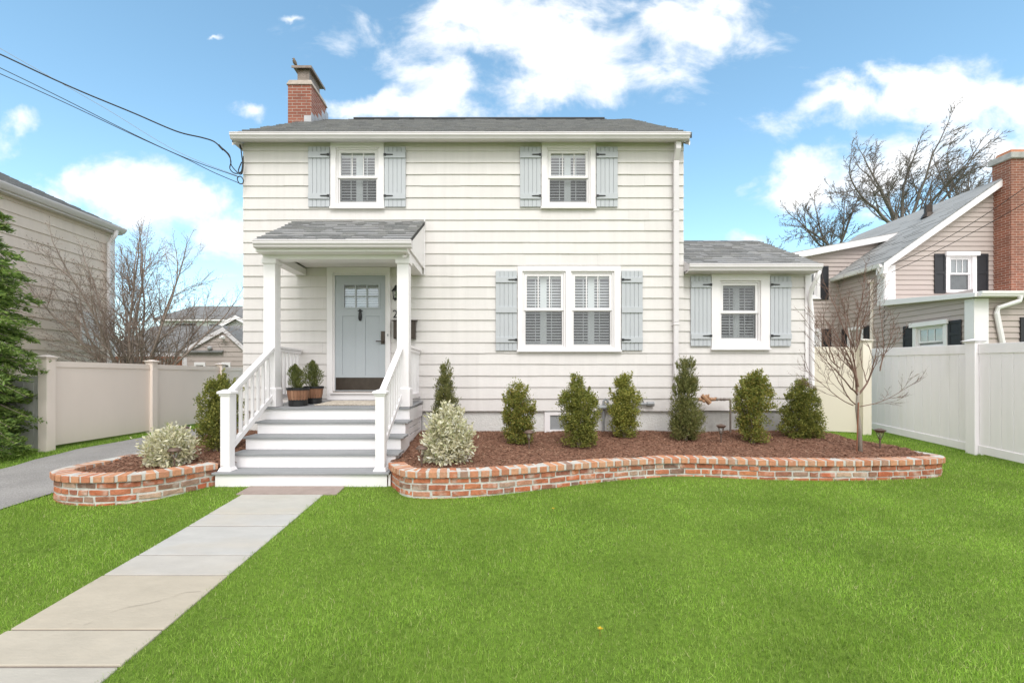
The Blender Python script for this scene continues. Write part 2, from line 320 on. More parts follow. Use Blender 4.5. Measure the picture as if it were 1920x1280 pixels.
def siding(mb, edges, lo, hi, holes=(), lap=0.018, w=(0.35, 0.8), jit=0.0018):
    """lapped courses between z edges (top to bottom); lo/hi give the x limits at a height"""
    flo = lo if callable(lo) else (lambda z: lo); fhi = hi if callable(hi) else (lambda z: hi)
    for k in range(len(edges)-1):
        zt, zb = edges[k], edges[k+1]
        xa, xb = min(flo(zt), flo(zb)), max(fhi(zt), fhi(zb))
        cuts = [xa]
        while cuts[-1] < xb: cuts.append(cuts[-1]+random.uniform(*w))
        js = [(random.uniform(-jit, jit), random.uniform(-0.0025, 0.0025)) for _ in cuts]
        zs = sorted({zt, zb, *[h[2] for h in holes if zb < h[2] < zt], *[h[3] for h in holes if zb < h[3] < zt]}, reverse=True)
        for q in range(len(zs)-1):
            za, zc = zs[q], zs[q+1]; mid = (za+zc)/2
            last = zc == zb
            iv = [(min(flo(za), flo(zc)), max(fhi(za), fhi(zc)))]
            for h in holes:
                if h[2] < mid < h[3]:
                    nv = []
                    for a, b in iv:
                        if h[1] <= a or h[0] >= b: nv.append((a, b)); continue
                        if h[0] > a: nv.append((a, h[0]))
                        if h[1] < b: nv.append((h[1], b))
                    iv = nv
            for a, b in iv:
                for c in range(len(cuts)-1):
                    l, r = max(a, cuts[c]), min(b, cuts[c+1])
                    if r-l < 1e-4: continue
                    j, jz = js[c]
                    def cl(x, z): return min(max(x, flo(z)), fhi(z))
                    d1 = -lap*(zt-za)/(zt-zb)-j; d2 = -lap*(zt-zc)/(zt-zb)-j
                    zz = zc+(jz if last else 0)
                    top = za+(0.006 if q == 0 else 0)
                    p = [(cl(l, zc), d2, zz), (cl(r, zc), d2, zz), (cl(r, za), d1, top), (cl(l, za), d1, top)]
                    if abs(p[2][0]-p[3][0]) < 1e-5: p = p[:3]
                    mb.face(p)
                    if last: mb.face([(p[0][0], 0.004, zz), (p[1][0], 0.004, zz), p[1], p[0]])
def courses(z0, z1, ex):
    n = max(1, round((z1-z0)/ex)); return [z1-(z1-z0)*i/n for i in range(n+1)]

def shingles(mb, p0, ux, us, W, Ls, lo=None, hi=None, ex=0.14, w=(0.12, 0.26), th=0.012):
    """overlapping roof tabs on a slope; p0 lower left, ux along the eave, us up the slope"""
    p0, ux, us = Vector(p0), Vector(ux).normalized(), Vector(us).normalized(); n = ux.cross(us)
    lo = lo or (lambda s: 0.0); hi = hi or (lambda s: W)
    s = 0.0
    while s < Ls-0.02:
        s1 = min(Ls, s+ex+0.012); x = lo(s)-random.uniform(0, 0.2)
        while x < hi(s):
            x1 = x+random.uniform(*w)
            a0, a1 = max(x, lo(s)), min(x1, hi(s)); b0, b1 = max(x, lo(s1)), min(x1, hi(s1))
            if a1-a0 > 0.01:
                if b1 < b0: b0 = b1 = (b0+b1)/2
                t = th+random.choice((0, 0, 0.009, 0.012)); dz = random.uniform(-0.006, 0.006)
                q = lambda x_, s_, h_: p0+ux*x_+us*s_+n*h_
                f0, f1, g1, g0 = q(a0, s+dz, t+0.006), q(a1, s+dz, t+0.006), q(b1, s1, 0.004), q(b0, s1, 0.004)
                e0, e1 = q(a0, s+dz, 0), q(a1, s+dz, 0)
                i = [mb.av(v) for v in (e0, e1, f1, f0, g1, g0)]
                mb.fi([i[3], i[2], i[4], i[5]]); mb.fi([i[0], i[1], i[2], i[3]])
                mb.fi([i[0], i[3], i[5]]); mb.fi([i[1], i[4], i[2]])
            x = x1
        s += ex
# ------------------------------------------------------------------ house
Y0 = 8.0; XL, XR = -4.60, 3.262
house = thing('house', (0, Y0, 0), 'cream shingled two storey house with pale blue grey shutters and white front porch', 'house')
lines_py = [264, 283.75, 305.75, 327.5, 348.75, 371, 392.6, 412.8, 433, 454.4, 475.8, 497.5, 517.8, 538, 559, 579.5, 600, 620.6, 641.7, 662, 682.4, 704, 725.4, 747, 770]
HZ = [ZZ(p, Y0) for p in lines_py]
def W8(px): return XX(px, Y0)
def Z8(py): return ZZ(py, Y0)
# windows: casing (x0,x1,z0,z1), list of openings
win_up_l = dict(c=(W8(621), W8(721), Z8(392.5), 5.56), o=[(W8(631), W8(711), Z8(385), Z8(278.5))], mid=[Z8(332)])
win_up_r = dict(c=(W8(1015), W8(1116), Z8(392.5), 5.56), o=[(W8(1025), W8(1106), Z8(385), Z8(279.5))], mid=[Z8(332)])
win_dn = dict(c=(W8(970.5), W8(1163), Z8(659.5), Z8(500)), o=[(W8(979.5), W8(1060), Z8(653), Z8(509.5)), (W8(1070), W8(1150.5), Z8(653), Z8(509.5))], mid=[Z8(580)])
YW = 8.06
def W9(px): return XX(px, YW)
def Z9(py): return ZZ(py, YW)
win_wing = dict(c=(W9(1332), W9(1441), Z9(656), 3.245), o=[(W9(1347.5), W9(1424), Z9(641), Z9(527))], mid=[Z9(585)])
door_hole = (W8(621), W8(729), 0.99, Z8(510))
T8 = wall_T('front', Y0)
def inset(c, d=0.03): return (c[0]+d, c[1]-d, c[2]+d, c[3]-d)
holes = [inset(w_['c']) for w_ in (win_up_l, win_up_r, win_dn)]+[door_hole]
mb = MB(T8); siding(mb, HZ, XL, XR, holes, w=(0.3, 1.0))
mb.mi = 1
mb.T = None
mb.box(XL, XL+0.1, Y0+0.004, 15.2, -0.4, 5.55); mb.box(XR-0.1, XR-0.004, Y0+0.006, 15.2, -0.4, 5.55)   # side walls
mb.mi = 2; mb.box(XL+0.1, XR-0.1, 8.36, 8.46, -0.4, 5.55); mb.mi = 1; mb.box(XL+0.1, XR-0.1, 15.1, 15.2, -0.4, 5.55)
mb.prism([(XL+0.003, 8.0, 5.55), (XL+0.003, 15.1, 5.55), (XL+0.003, 11.55, 7.7)], (0.1, 0, 0)); mb.prism([(XR-0.103, 8.0, 5.55), (XR-0.103, 15.1, 5.55), (XR-0.103, 11.55, 7.7)], (0.1, 0, 0))
wall = mb.build('wall', [M['siding'], M['siding'], M['dark']], house)
mb = MB(); mb.box(XL+0.01, XR-0.01, 8.035, 8.3, -0.5, HZ[-1]+0.01)
# basement window opening framed in the foundation
mb.build('foundation', M['stucco'], house)
mb = MB(T8); bx0, bx1, bz0, bz1 = W8(1021), W8(1085), Z8(816), Z8(772)
mb.plate(bx0, bx1, bz0, bz1, 0.0, 0.04, [(bx0+0.10, bx1-0.10, bz0+0.10, bz1-0.06)]); bw = mb.build('basement_window', M['trim'], house, bevel=0.004)
mb = MB(T8); mb.box(bx0+0.1, bx1-0.1, 0.025, 0.033, bz0+0.1, bz1-0.06); mb.build('pane', M['pipe'], bw)

# roof
rs = Vector((0, 11.3-7.76, 7.86-5.60)); rl = rs.length; rs.normalize(); rx0, rx1 = -4.69, 3.31
mb = MB()
mb.prism([(rx0, 7.76, 5.595), (rx0, 11.3, 7.855), (rx0, 14.84, 5.595), (rx0, 14.84, 5.52), (rx0, 11.3, 7.76), (rx0, 7.76, 5.52)], (rx1-rx0, 0, 0)); mb.mi = 1
shingles(mb, (rx0, 7.76, 5.60), (1, 0, 0), rs, rx1-rx0, rl, ex=0.145)
# a few lifted tabs at the eave
for x in (0.55, 1.2, 1.95):
    mb.face([(x, 7.745, 5.605), (x+0.12, 7.745, 5.63), (x+0.25, 7.745, 5.605), (x+0.25, 7.9, 5.70), (x, 7.9, 5.70)])
roof = mb.build('roof', [M['roof_base'], M['roof']], house)
mb = MB(); mb.mi = 0
x = W8(668)*11.3/8
x = (668-PX)*11.3/F; x1 = (1130-PX)*11.3/F
mb.prism([(x, 11.08, 7.76), (x, 11.08, 7.80), (x, 11.3, 7.905), (x, 11.52, 7.80), (x, 11.52, 7.76)], (x1-x, 0, 0)); mb.build('ridge_vent', M['roof_base'], roof)
def gutter(mb, x0, x1, yf, zt, zb):
    h = zt-zb; prof = [(yf+0.11, zb), (yf+0.11, zt), (yf+0.002, zt), (yf, zt-0.012*h/0.1), (yf+0.006, zt-0.02*h/0.1), (yf+0.006, zt-0.45*h), (yf+0.03, zt-0.72*h), (yf+0.034, zt-0.80*h), (yf+0.028, zt-0.84*h), (yf+0.042, zb)]
    mb.prism([(x0, a, b) for a, b in prof], (x1-x0, 0, 0))
mb = MB(); gutter(mb, -4.665, 3.258, 7.685, 5.592, 5.488); g_ = mb.build('gutter', M['gutter'], house, bevel=0.002)
mb = MB(); mb.hexa([(-4.66, 7.797, 5.488), (3.25, 7.797, 5.488), (3.25, 7.996, 5.565), (-4.66, 7.996, 5.565), (-4.66, 7.797, 5.52), (3.25, 7.797, 5.52), (3.25, 7.996, 5.59), (-4.66, 7.996, 5.59)]); mb.box(rx0+0.01, XL-0.002, 7.80, 14.8, 5.47, 5.55); mb.build('soffit', M['gutter'], house)
# rake boards
for xx in (rx0+0.012, rx1-0.035):
    mb = MB()
    mb.prism([(xx, 7.80, 5.42), (xx, 7.80, 5.51), (xx, 11.3, 7.755), (xx, 14.8, 5.51), (xx, 14.8, 5.42), (xx, 11.3, 7.64)], (0.022, 0, 0))
    mb.build('rake_board', M['trim'], house)
# downspout at the right corner
mb = MB(); dx = 3.095
mb.box(dx-0.045, dx+0.045, 7.79, 7.86, 5.36, 5.487)
mb.hexa([(dx-0.045, 7.885, 5.20), (dx+0.045, 7.885, 5.20), (dx+0.045, 7.955, 5.20), (dx-0.045, 7.955, 5.20), (dx-0.045, 7.79, 5.36), (dx+0.045, 7.79, 5.36), (dx+0.045, 7.86, 5.36), (dx-0.045, 7.86, 5.36)])
mb.box(dx-0.045, dx+0.045, 7.885, 7.955, 2.35, 5.20); mb.box(dx-0.040, dx+0.040, 7.89, 7.95, 0.50, 2.35)
for z in (4.3, 2.3, 1.0): mb.box(dx-0.055, dx+0.055, 7.880, 7.975, z, z+0.03)
mb.build('downspout', M['gutter'], house, bevel=0.006)

# chimney on the left gable
ch = []
mb = MB(); mb.box(-4.895, -4.355, 10.3, 11.18, -0.2, 8.09); chim = mb.build('chimney', M['chimney'], house)
mb = MB(); mb.hexa([(-4.925, 10.27, 8.09), (-4.325, 10.27, 8.09), (-4.325, 11.21, 8.09), (-4.925, 11.21, 8.09), (-4.88, 10.32, 8.22), (-4.37, 10.32, 8.22), (-4.37, 11.16, 8.22), (-4.88, 11.16, 8.22)])
mb.build('chimney_crown', M['crown'], chim, bevel=0.01)
mb = MB()
for (a, b, c_, d) in ((-4.74, 10.45, -4.47, 10.453), (-4.47, 10.45, -4.467, 11.05), (-4.74, 10.45, -4.737, 11.05)):
    mb.box(a, c_, b, d, 8.22, 8.56)
for k in range(9):
    mb.box(-4.74+k*0.034, -4.736+k*0.034, 10.445, 10.449, 8.22, 8.56)
mb.box(-4.83, -4.40, 10.38, 11.20, 8.565, 8.585); mb.box(-4.845, -4.385, 10.365, 10.378, 8.53, 8.585); mb.box(-4.40, -4.385, 10.38, 11.2, 8.53, 8.585)
for (x, y) in ((-4.73, 10.46), (-4.48, 10.46), (-4.73, 11.04), (-4.48, 11.04)): mb.box(x-0.012, x+0.012, y-0.012, y+0.012, 8.2, 8.57)
mb.build('chimney_hood', M['hood'], chim)
mb = MB()
def rz(y): return 5.60+(y-7.76)*(7.86-5.60)/(11.3-7.76)
for y in np.arange(10.28, 11.1, 0.2):
    mb.box(-4.352, -4.346, y, y+0.21, rz(y)-0.1, rz(y)+0.23+0.05*math.sin(y*7))
mb.box(-4.52, -4.346, 10.288, 10.298, rz(10.3)-0.1, rz(10.3)+0.16)
mb.build('flashing', M['lead'], chim)

# ---- windows and shutters
def blinds(parent, x0, x1, z0, z1, T, y=0.075, pitch=0.051):
    mb = MB(T); w = x1-x0; cx = (x0+x1)/2; st = w*0.085
    mb.box(x0, x1, y-0.012, y+0.012, z1-0.07, z1); mb.box(x0, x1, y-0.012, y+0.012, z0, z0+0.07)
    mb.box(x0, x0+0.012, y-0.012, y+0.012, z0+0.07, z1-0.07); mb.box(x1-0.012, x1, y-0.012, y+0.012, z0+0.07, z1-0.07)
    mb.box(cx-st, cx+st, y-0.013, y+0.013, z0+0.07, z1-0.07)
    for (a, b, rod) in ((x0+0.012, cx-st, 0.68), (cx+st, x1-0.012, 0.32)):
        z = z0+0.085
        while z < z1-0.09:
            t = random.uniform(-0.002, 0.002)
            mb.hexa([(a, y-0.022, z-0.004+t), (b, y-0.022, z-0.004), (b, y+0.018, z+0.017), (a, y+0.018, z+0.017+t), (a, y-0.022, z+0.005+t), (b, y-0.022, z+0.005), (b, y+0.018, z+0.026), (a, y+0.018, z+0.026+t)])
            z += pitch
        r = a+(b-a)*rod
        mb.box(r-0.006, r+0.006, y-0.036, y-0.026, z0+0.08, z1-0.08)
    return mb.build('louvre_blind', M['blind'], parent)
def window(parent, w_, T, mat='trim', allscreen=False, bl=True, name='window', proj=0.045, sill=True, muntin=0):
    c = w_['c']; mb = MB(T)
    mb.plate(c[0], c[1], c[2], c[3], -proj, 0.02, w_['o'])
    if sill: mb.box(c[0]-0.012, c[1]+0.012, -proj-0.022, -proj-0.001, c[2]-0.004, c[2]+0.028)
    win = mb.build(name, M[mat], parent, bevel=0.004)
    for o in w_['o']:
        ox0, ox1, oz0, oz1 = o; mz = w_['mid'][0]
        mb = MB(T)
        # jamb lining, then upper sash (in front) and lower sash (set back)
        mb.plate(ox0+0.001, ox1-0.001, oz0+0.001, oz1-0.001, -0.018, 0.10, [(ox0+0.028, ox1-0.028, oz0+0.02, oz1-0.03)])
        mb.build('jamb', M[mat], win, bevel=0.003)
        a0, a1, b0, b1 = ox0+0.03, ox1-0.03, oz0+0.022, oz1-0.032
        fr = 0.048
        mb = MB(T); mb.plate(a0, a1, mz-0.022, b1, -0.004, 0.026, [(a0+fr, a1-fr, mz+0.022, b1-fr)])
        for k in range(1, muntin+1):
            xx = a0+fr+(a1-a0-2*fr)*k/(muntin+1); mb.box(xx-0.009, xx+0.009, 0.0, 0.008, mz+0.023, b1-fr-0.001)
        su = mb.build('sash', M[mat], win, bevel=0.003)
        mb = MB(T); mb.plate(a0, a1, b0, mz-0.024, 0.016, 0.046, [(a0+fr*0.6, a1-fr*0.6, b0+0.05, mz-0.040)])
        sl = mb.build('sash', M[mat], win, bevel=0.003)
        mb = MB(T); mb.face([(a0+fr, 0.013, mz+0.02), (a1-fr, 0.013, mz+0.02), (a1-fr, 0.013, b1-fr), (a0+fr, 0.013, b1-fr)]); mb.build('pane', M['glass_up'], win)
        mb = MB(T); mb.face([(a0+fr*0.6, 0.034, b0+0.05), (a1-fr*0.6, 0.034, b0+0.05), (a1-fr*0.6, 0.034, mz-0.04), (a0+fr*0.6, 0.034, mz-0.04)]); mb.build('pane', M['glass'], win)
        mb = MB(T); mb.face([(a0+fr*0.5, 0.012, b0+0.04), (a1-fr*0.5, 0.012, b0+0.04), (a1-fr*0.5, 0.012, mz-0.03), (a0+fr*0.5, 0.012, mz-0.03)]); mb.build('insect_screen', M['screen'], win)
        if allscreen: mb = MB(T); mb.face([(a0+fr, 0.0105, mz+0.023), (a1-fr, 0.0105, mz+0.023), (a1-fr, 0.0105, b1-fr-0.001), (a0+fr, 0.0105, b1-fr-0.001)]); mb.build('insect_screen', M['screen'], win)
        if bl: blinds(win, a0+0.01, a1-0.01, b0+0.01, b1-0.01, T, y=0.105)
    return win
def hinge(parent, T, x, z, s, y):     # black strap hinge pointing away from the window
    mb = MB(T); L = 0.155
    mb.prism([(x, y, z-0.021), (x+s*0.035, y, z-0.021), (x+s*0.05, y, z-0.011), (x+s*L, y, z-0.008), (x+s*(L+0.012), y, z), (x+s*L, y, z+0.008), (x+s*0.05, y, z+0.011), (x+s*0.035, y, z+0.021), (x, y, z+0.021)], (0, -0.008, 0))
    for d in (0.02, 0.075, 0.13): mb.box(x+s*d-0.005, x+s*d+0.005, y-0.012, y-0.008, z-0.005, z+0.005)
    mb.build('hinge', M['iron'], parent)
def shutter(parent, x0, x1, z0, z1, T, battens, hz, side, y=-0.022):
    mb = MB(T); n = 5; w = (x1-x0)/n
    for k in range(n): mb.box(x0+k*w+(0.0026 if k else 0), x0+(k+1)*w-(0.0026 if k < n-1 else 0), y-0.024, y, z0, z1)
    mb.box(x0+0.004, x1-0.004, y-0.012, y-0.001, z0+0.004, z1-0.004)
    for b0, b1 in battens: mb.box(x0, x1, y-0.044, y-0.0245, b0, b1)
    s = mb.build('shutter', M['shutter'], parent, bevel=0.003)
    for z in hz: hinge(s, T, x1+0.008 if side > 0 else x0-0.008, z, -side, y-0.046)
    return s
for w_, sl, sr in ((win_up_l, (580, 619.5), (722, 761.5)), (win_up_r, (975, 1013.5), (1117.5, 1157))):
    window(house, w_, T8, muntin=2)
    z0, z1 = Z8(389.5), Z8(277.5); bt = [(Z8(299), Z8(288)), (Z8(375.5), Z8(365))]; hz = (Z8(293.4), Z8(370))
    shutter(house, W8(sl[0]), W8(sl[1]), z0, z1, T8, bt, hz, 1); shutter(house, W8(sr[0]), W8(sr[1]), z0, z1, T8, bt, hz, -1)
window(house, win_dn, T8, muntin=2)
bt = [(Z8(531), Z8(521)), (Z8(587), Z8(576)), (Z8(642.5), Z8(632.5))]; hz = (Z8(525.7), Z8(637.4))
shutter(house, W8(929.5), W8(969), Z8(657.5), Z8(508.5), T8, bt, hz, 1); shutter(house, W8(1164.5), W8(1203.5), Z8(657), Z8(508.5), T8, bt, hz, -1)

# ---- side wing
T9 = wall_T('front', YW); WXR = 5.56
WZ = [z+0.004 for z in HZ if z < 3.26]; WZ = [3.30]+WZ
mb = MB(T9); siding(mb, WZ, XR+0.0, WXR, [inset(win_wing['c'])], w=(0.5, 1.3)); mb.T = None; mb.mi = 1
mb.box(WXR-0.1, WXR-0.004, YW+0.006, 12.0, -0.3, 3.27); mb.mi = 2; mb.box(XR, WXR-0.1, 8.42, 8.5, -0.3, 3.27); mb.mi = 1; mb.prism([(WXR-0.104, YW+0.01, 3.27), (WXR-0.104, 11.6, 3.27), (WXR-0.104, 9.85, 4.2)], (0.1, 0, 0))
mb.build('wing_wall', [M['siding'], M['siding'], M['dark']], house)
mb = MB(); mb.box(XR-0.006, WXR-0.02, YW+0.02, 8.4, -0.5, WZ[-1]+0.01); mb.build('wing_foundation', M['concrete'], house)
ws = Vector((0, 9.8-7.80, 4.36-3.335)); wl = ws.length; ws.normalize(); wx1 = 5.60
mb = MB()
mb.prism([(XR+0.003, 7.80, 3.33), (XR+0.003, 9.8, 4.355), (XR+0.003, 11.8, 3.33), (XR+0.003, 11.8, 3.26), (XR+0.003, 9.8, 4.27), (XR+0.003, 7.80, 3.26)], (wx1-XR, 0, 0)); mb.mi = 1
shingles(mb, (XR+0.003, 7.80, 3.335), (1, 0, 0), ws, wx1-XR, wl)
mb.build('wing_roof', [M['roof_base'], M['roof']], house)
mb = MB(); mb.prism([(XR+0.0005, 7.80, 3.255), (XR+0.0005, 7.80, 3.352), (XR+0.0005, 7.998, 3.455), (XR+0.0005, 7.998, 3.255)], (0.002, 0, 0)); mb.build('trim', M['gutter'], house)
mb = MB(); gutter(mb, XR+0.002, 5.575, 7.735, 3.345, 3.225); mb.build('gutter', M['gutter'], house, bevel=0.002)
mb = MB(); mb.box(XR+0.02, WXR-0.002, 7.846, YW-0.002, 3.222, 3.255); mb.build('soffit', M['gutter'], house)
mb = MB(); mb.box(WXR-0.10, WXR+0.012, YW-0.028, YW-0.0195, 0.82, 3.22); mb.box(WXR-0.003, WXR+0.012, YW-0.019, YW+0.1, 0.82, 3.22); mb.build('corner_board', M['trim'], house, bevel=0.003)
mb = MB(); q = []
for k in range(9):
    t = k/8; q.append((WXR-0.01-0.05*math.sin(t*math.pi*0.9), 7.80+0.20*smooth(t), 3.23-0.50*t))
mb.tube(q+[(WXR+0.0, 8.0, 2.4), (WXR+0.0, 8.0, 0.45), (WXR+0.06, 7.92, 0.36)], 0.036, 10); mb.build('downspout', M['trim'], house, smooth_=True)
window(house, win_wing, T9, proj=0.05, sill=True, allscreen=True)
bt = [(Z9(540), Z9(529)), (Z9(636), Z9(626))]; hz = (Z9(535), Z9(630))
shutter(house, W9(1293.5), W9(1331), Z9(649), Z9(518.5), T9, bt, hz, 1); shutter(house, W9(1442), W9(1480.5), Z9(649), Z9(518.5), T9, bt, hz, -1)

# ---- door
dx0, dx1, dz0, dz1 = W8(628.5), W8(722.5), 1.114, Z8(516.5)
mb = MB(T8); mb.plate(W8(614.5), W8(733), 0.975, Z8(502), -0.05, 0.06, [(dx0-0.03, dx1+0.03, 1.10, dz1+0.03)]); fr = mb.build('door_frame', M['trim'], house, bevel=0.005)
mb = MB(T8); mb.plate(dx0-0.029, dx1+0.029, 1.101, dz1+0.029, -0.022, 0.08, [(dx0-0.003, dx1+0.003, 1.1125, dz1+0.003)]); mb.box(dx0-0.06, dx1+0.06, -0.085, -0.051, 1.088, 1.113); mb.build('door_jamb', M['trim'], fr, bevel=0.003)
O = (W8(645.5), W8(709.5), Z8(576), Z8(534.5))
pan = [(W8(642), W8(667.5), Z8(703), Z8(592.5)), (W8(685), W8(711.5), Z8(703), Z8(592.5))]
mb = MB(T8); mb.plate(dx0, dx1, dz0, dz1, -0.004, 0.04, [O]+pan)
for p in pan: mb.box(p[0], p[1], 0.006, 0.02, p[2], p[3])
lw, lh = (O[1]-O[0]), (O[3]-O[2])
for k in (1, 2): xx = O[0]+lw*k/3; mb.box(xx-0.012, xx+0.012, -0.003, 0.03, O[2], O[3])
zz = (O[2]+O[3])/2
for k in range(3): mb.box(O[0]+lw*k/3+(0.013 if k else 0), O[0]+lw*(k+1)/3-(0.013 if k < 2 else 0), -0.002, 0.03, zz-0.011, zz+0.011)
mb.plate(O[0]-0.035, O[1]+0.035, O[2]-0.03, O[3]+0.03, -0.014, -0.0045, [O])
door = mb.build('door', M['door'], house, bevel=0.003)
mb = MB(T8); mb.face([(O[0], 0.018, O[2]), (O[1], 0.018, O[2]), (O[1], 0.018, O[3]), (O[0], 0.018, O[3])]); mb.build('pane', M['glass_up'], door)
mb = MB(T8)
z = O[2]-0.01
while z < O[3]+0.02: mb.hexa([(O[0]-0.02, 0.07, z), (O[1]+0.02, 0.07, z), (O[1]+0.02, 0.085, z+0.036), (O[0]-0.02, 0.085, z+0.036), (O[0]-0.02, 0.068, z+0.003), (O[1]+0.02, 0.068, z+0.003), (O[1]+0.02, 0.083, z+0.039), (O[0]-0.02, 0.083, z+0.039)]); z += 0.044
mb.build('door_blind', M['blind'], door)
mb = MB(T8); mb.box(dx0+0.012, dx1-0.006, -0.009, -0.0045, Z8(731), Z8(707.5)); mb.build('kick_plate', M['bronze'], door)
mb = MB(T8); mb.box(dx0-0.02, dx1+0.02, -0.06, 0.0, 1.1135, 1.135); mb.build('sill', M['pipe_brown'], fr)
kx, kz = W8(676), Z8(591)
mb = MB(T8); mb.prism([(kx-0.018, -0.004, kz-0.10), (kx+0.018, -0.004, kz-0.10), (kx+0.030, -0.004, kz-0.03), (kx+0.024, -0.004, kz+0.05), (kx-0.024, -0.004, kz+0.05), (kx-0.030, -0.004, kz-0.03)], (0, -0.03, 0))
mb.prism([(kx-0.045, -0.004, kz+0.075), (kx-0.02, -0.004, kz+0.062), (kx+0.02, -0.004, kz+0.062), (kx+0.045, -0.004, kz+0.075), (kx+0.018, -0.004, kz+0.088), (kx+0.01, -0.004, kz+0.105), (kx-0.01, -0.004, kz+0.105), (kx-0.018, -0.004, kz+0.088)], (0, -0.035, 0))
mb.box(kx-0.012, kx+0.012, -0.03, -0.004, kz+0.045, kz+0.07); mb.tube([(kx-0.02, -0.045, kz-0.03), (kx-0.017, -0.05, kz-0.08), (kx+0.017, -0.05, kz-0.08), (kx+0.02, -0.045, kz-0.03)], 0.008, 6)
mb.build('door_knocker', M['iron'], door, bevel=0.004)
mb = MB(T8); hx0, hx1 = W8(714.8), W8(722); mb.box(hx0, hx1, -0.022, -0.0045, Z8(645), Z8(621)); mb.box((hx0+hx1)/2-0.012, (hx0+hx1)/2+0.012, -0.06, -0.022, Z8(641), Z8(638.5)); mb.box(W8(706.5), (hx0+hx1)/2+0.014, -0.068, -0.052, Z8(641), Z8(639))
mb.build('door_handle', M['bronze'], door, bevel=0.003)
mb = MB(T8); mb.box(W8(727.6), W8(729.4), -0.06, -0.0505, Z8(630.5), Z8(626.5)); mb.build('doorbell', M['pipe'], house)
# house number: the one digit that shows beside the post
cu = bpy.data.curves.new('number', 'FONT'); cu.body = '2'; cu.size = 0.20; cu.extrude = 0.004
to = bpy.data.objects.new('number', cu); C.objects.link(to); dg = bpy.context.evaluated_depsgraph_get(); dg.update()
me = bpy.data.meshes.new_from_object(to.evaluated_get(dg)); bpy.data.objects.remove(to)
me.transform(Matrix.Rotation(R(90), 4, 'X')); me.materials.clear(); me.materials.append(M['iron'])
num = bpy.data.objects.new('house_number', me); C.objects.link(num); num.parent = house; num.location = Vector((W8(736.3), 7.976, Z8(596)))-house.location

# ---- porch: deck, steps, columns, roof, rails
mb = MB(); DX0, DX1 = -3.70, -1.385
nb = 9
for k in range(nb):
    a, b = 6.80+1.18*k/nb, 6.80+1.18*(k+1)/nb-0.004
    za, zb_ = 0.925+0.04*(a-6.8)/1.2, 0.925+0.04*(b-6.8)/1.2
    mb.hexa([(DX0, a, za-0.028), (DX1, a, za-0.028), (DX1, b, zb_-0.028), (DX0, b, zb_-0.028), (DX0, a, za), (DX1, a, za), (DX1, b, zb_), (DX0, b, zb_)])
deck = mb.build('porch_deck', M['deck'], house, bevel=0.004)
mb = MB(); mb.box(DX0+0.02, DX1-0.012, 6.835, 6.86, 0.70, 0.896); mb.box(DX1-0.034, DX1-0.010, 6.861, 7.97, 0.70, 0.897); mb.box(DX0+0.01, DX0+0.034, 6.861, 7.97, 0.70, 0.897)
mb.build('porch_apron', M['composite'], house, bevel=0.003)
for xs in (DX1-0.055, DX0+0.035):
    mb = MB()
    for k in range(5): mb.box(xs, xs+0.018, 6.95, 7.86, 0.18+k*0.105, 0.18+k*0.105+0.094)
    mb.box(xs-0.002, xs+0.026, 6.86, 6.948, 0.1, 0.699); mb.box(xs-0.002, xs+0.026, 7.862, 7.95, 0.1, 0.699)
    mb.build('porch_skirt', M['composite'], house, bevel=0.003)
tz = [0.193, 0.382, 0.562, 0.742]; SX0, SX1 = -3.575, -1.345
for k in range(4):
    a = 5.60+0.30*k; x0, x1 = (SX0, SX1) if k else (-3.62, -1.40)
    mb = MB(); mb.box(x0, x1, a, a+0.156, tz[k]-0.03, tz[k]); mb.box(x0, x1, a+0.16, a+0.325, tz[k]-0.03, tz[k]); mb.build('tread', M['deck'], house, bevel=0.005)
zz = [-0.08]+[t for t in tz]
for k in range(5):
    a = 5.60+0.30*k+0.028; x0, x1 = (SX0+0.03, SX1-0.045) if k else (-3.59, -1.43)
    if k == 4: continue
    mb = MB(); mb.box(x0, x1, a, a+0.02, zz[k]+0.0005 if k else zz[0], zz[k+1]-0.0305); mb.build('riser', M['composite'], house, bevel=0.002)
mb = MB(); mb.box(SX0+0.03, SX1-0.045, 6.829, 6.8345, tz[3]+0.0005, 0.896); mb.build('riser', M['composite'], house)
for xs in (SX1-0.075, SX0+0.035):
    mb = MB()
    st = [(xs, 5.65, -0.08), (xs, 5.65, tz[0]-0.031)]
    for k in range(1, 4): st += [(xs, 5.60+0.3*k+0.05, tz[k-1]-0.031), (xs, 5.60+0.3*k+0.05, tz[k]-0.031)]
    st += [(xs, 6.83, tz[3]-0.031), (xs, 6.83, -0.05)]
    mb.prism(st, (0.028, 0, 0))
    mb.build('stringer', M['composite'], house)
def post(cx, cy, z0, z1, w, name, cap=True, base=0.10, parent=house):
    mb = MB(); h = w/2
    mb.box(cx-h, cx+h, cy-h, cy+h, z0, z1)
    mb.hexa([(cx-h-0.025, cy-h-0.025, z0), (cx+h+0.025, cy-h-0.025, z0), (cx+h+0.025, cy+h+0.025, z0), (cx-h-0.025, cy+h+0.025, z0)]+[(cx+a*(h+0.006), cy+b*(h+0.006), z0+0.045) for a, b in ((-1, -1), (1, -1), (1, 1), (-1, 1))])
    p = mb.build(name, M['composite'], parent, bevel=0.004)
    if cap:
        mb = MB(); mb.box(cx-h-0.012, cx+h+0.012, cy-h-0.012, cy+h+0.012, z1-0.055, z1-0.03); mb.box(cx-h-0.03, cx+h+0.03, cy-h-0.03, cy+h+0.03, z1-0.029, z1-0.002)
        mb.hexa([(cx+a*(h+0.029), cy+b*(h+0.029), z1-0.001) for a, b in ((-1, -1), (1, -1), (1, 1), (-1, 1))]+[(cx+a*0.03, cy+b*0.03, z1+0.026) for a, b in ((-1, -1), (1, -1), (1, 1), (-1, 1))])
        mb.build('post_cap', M['composite'], p, bevel=0.004)
    return p
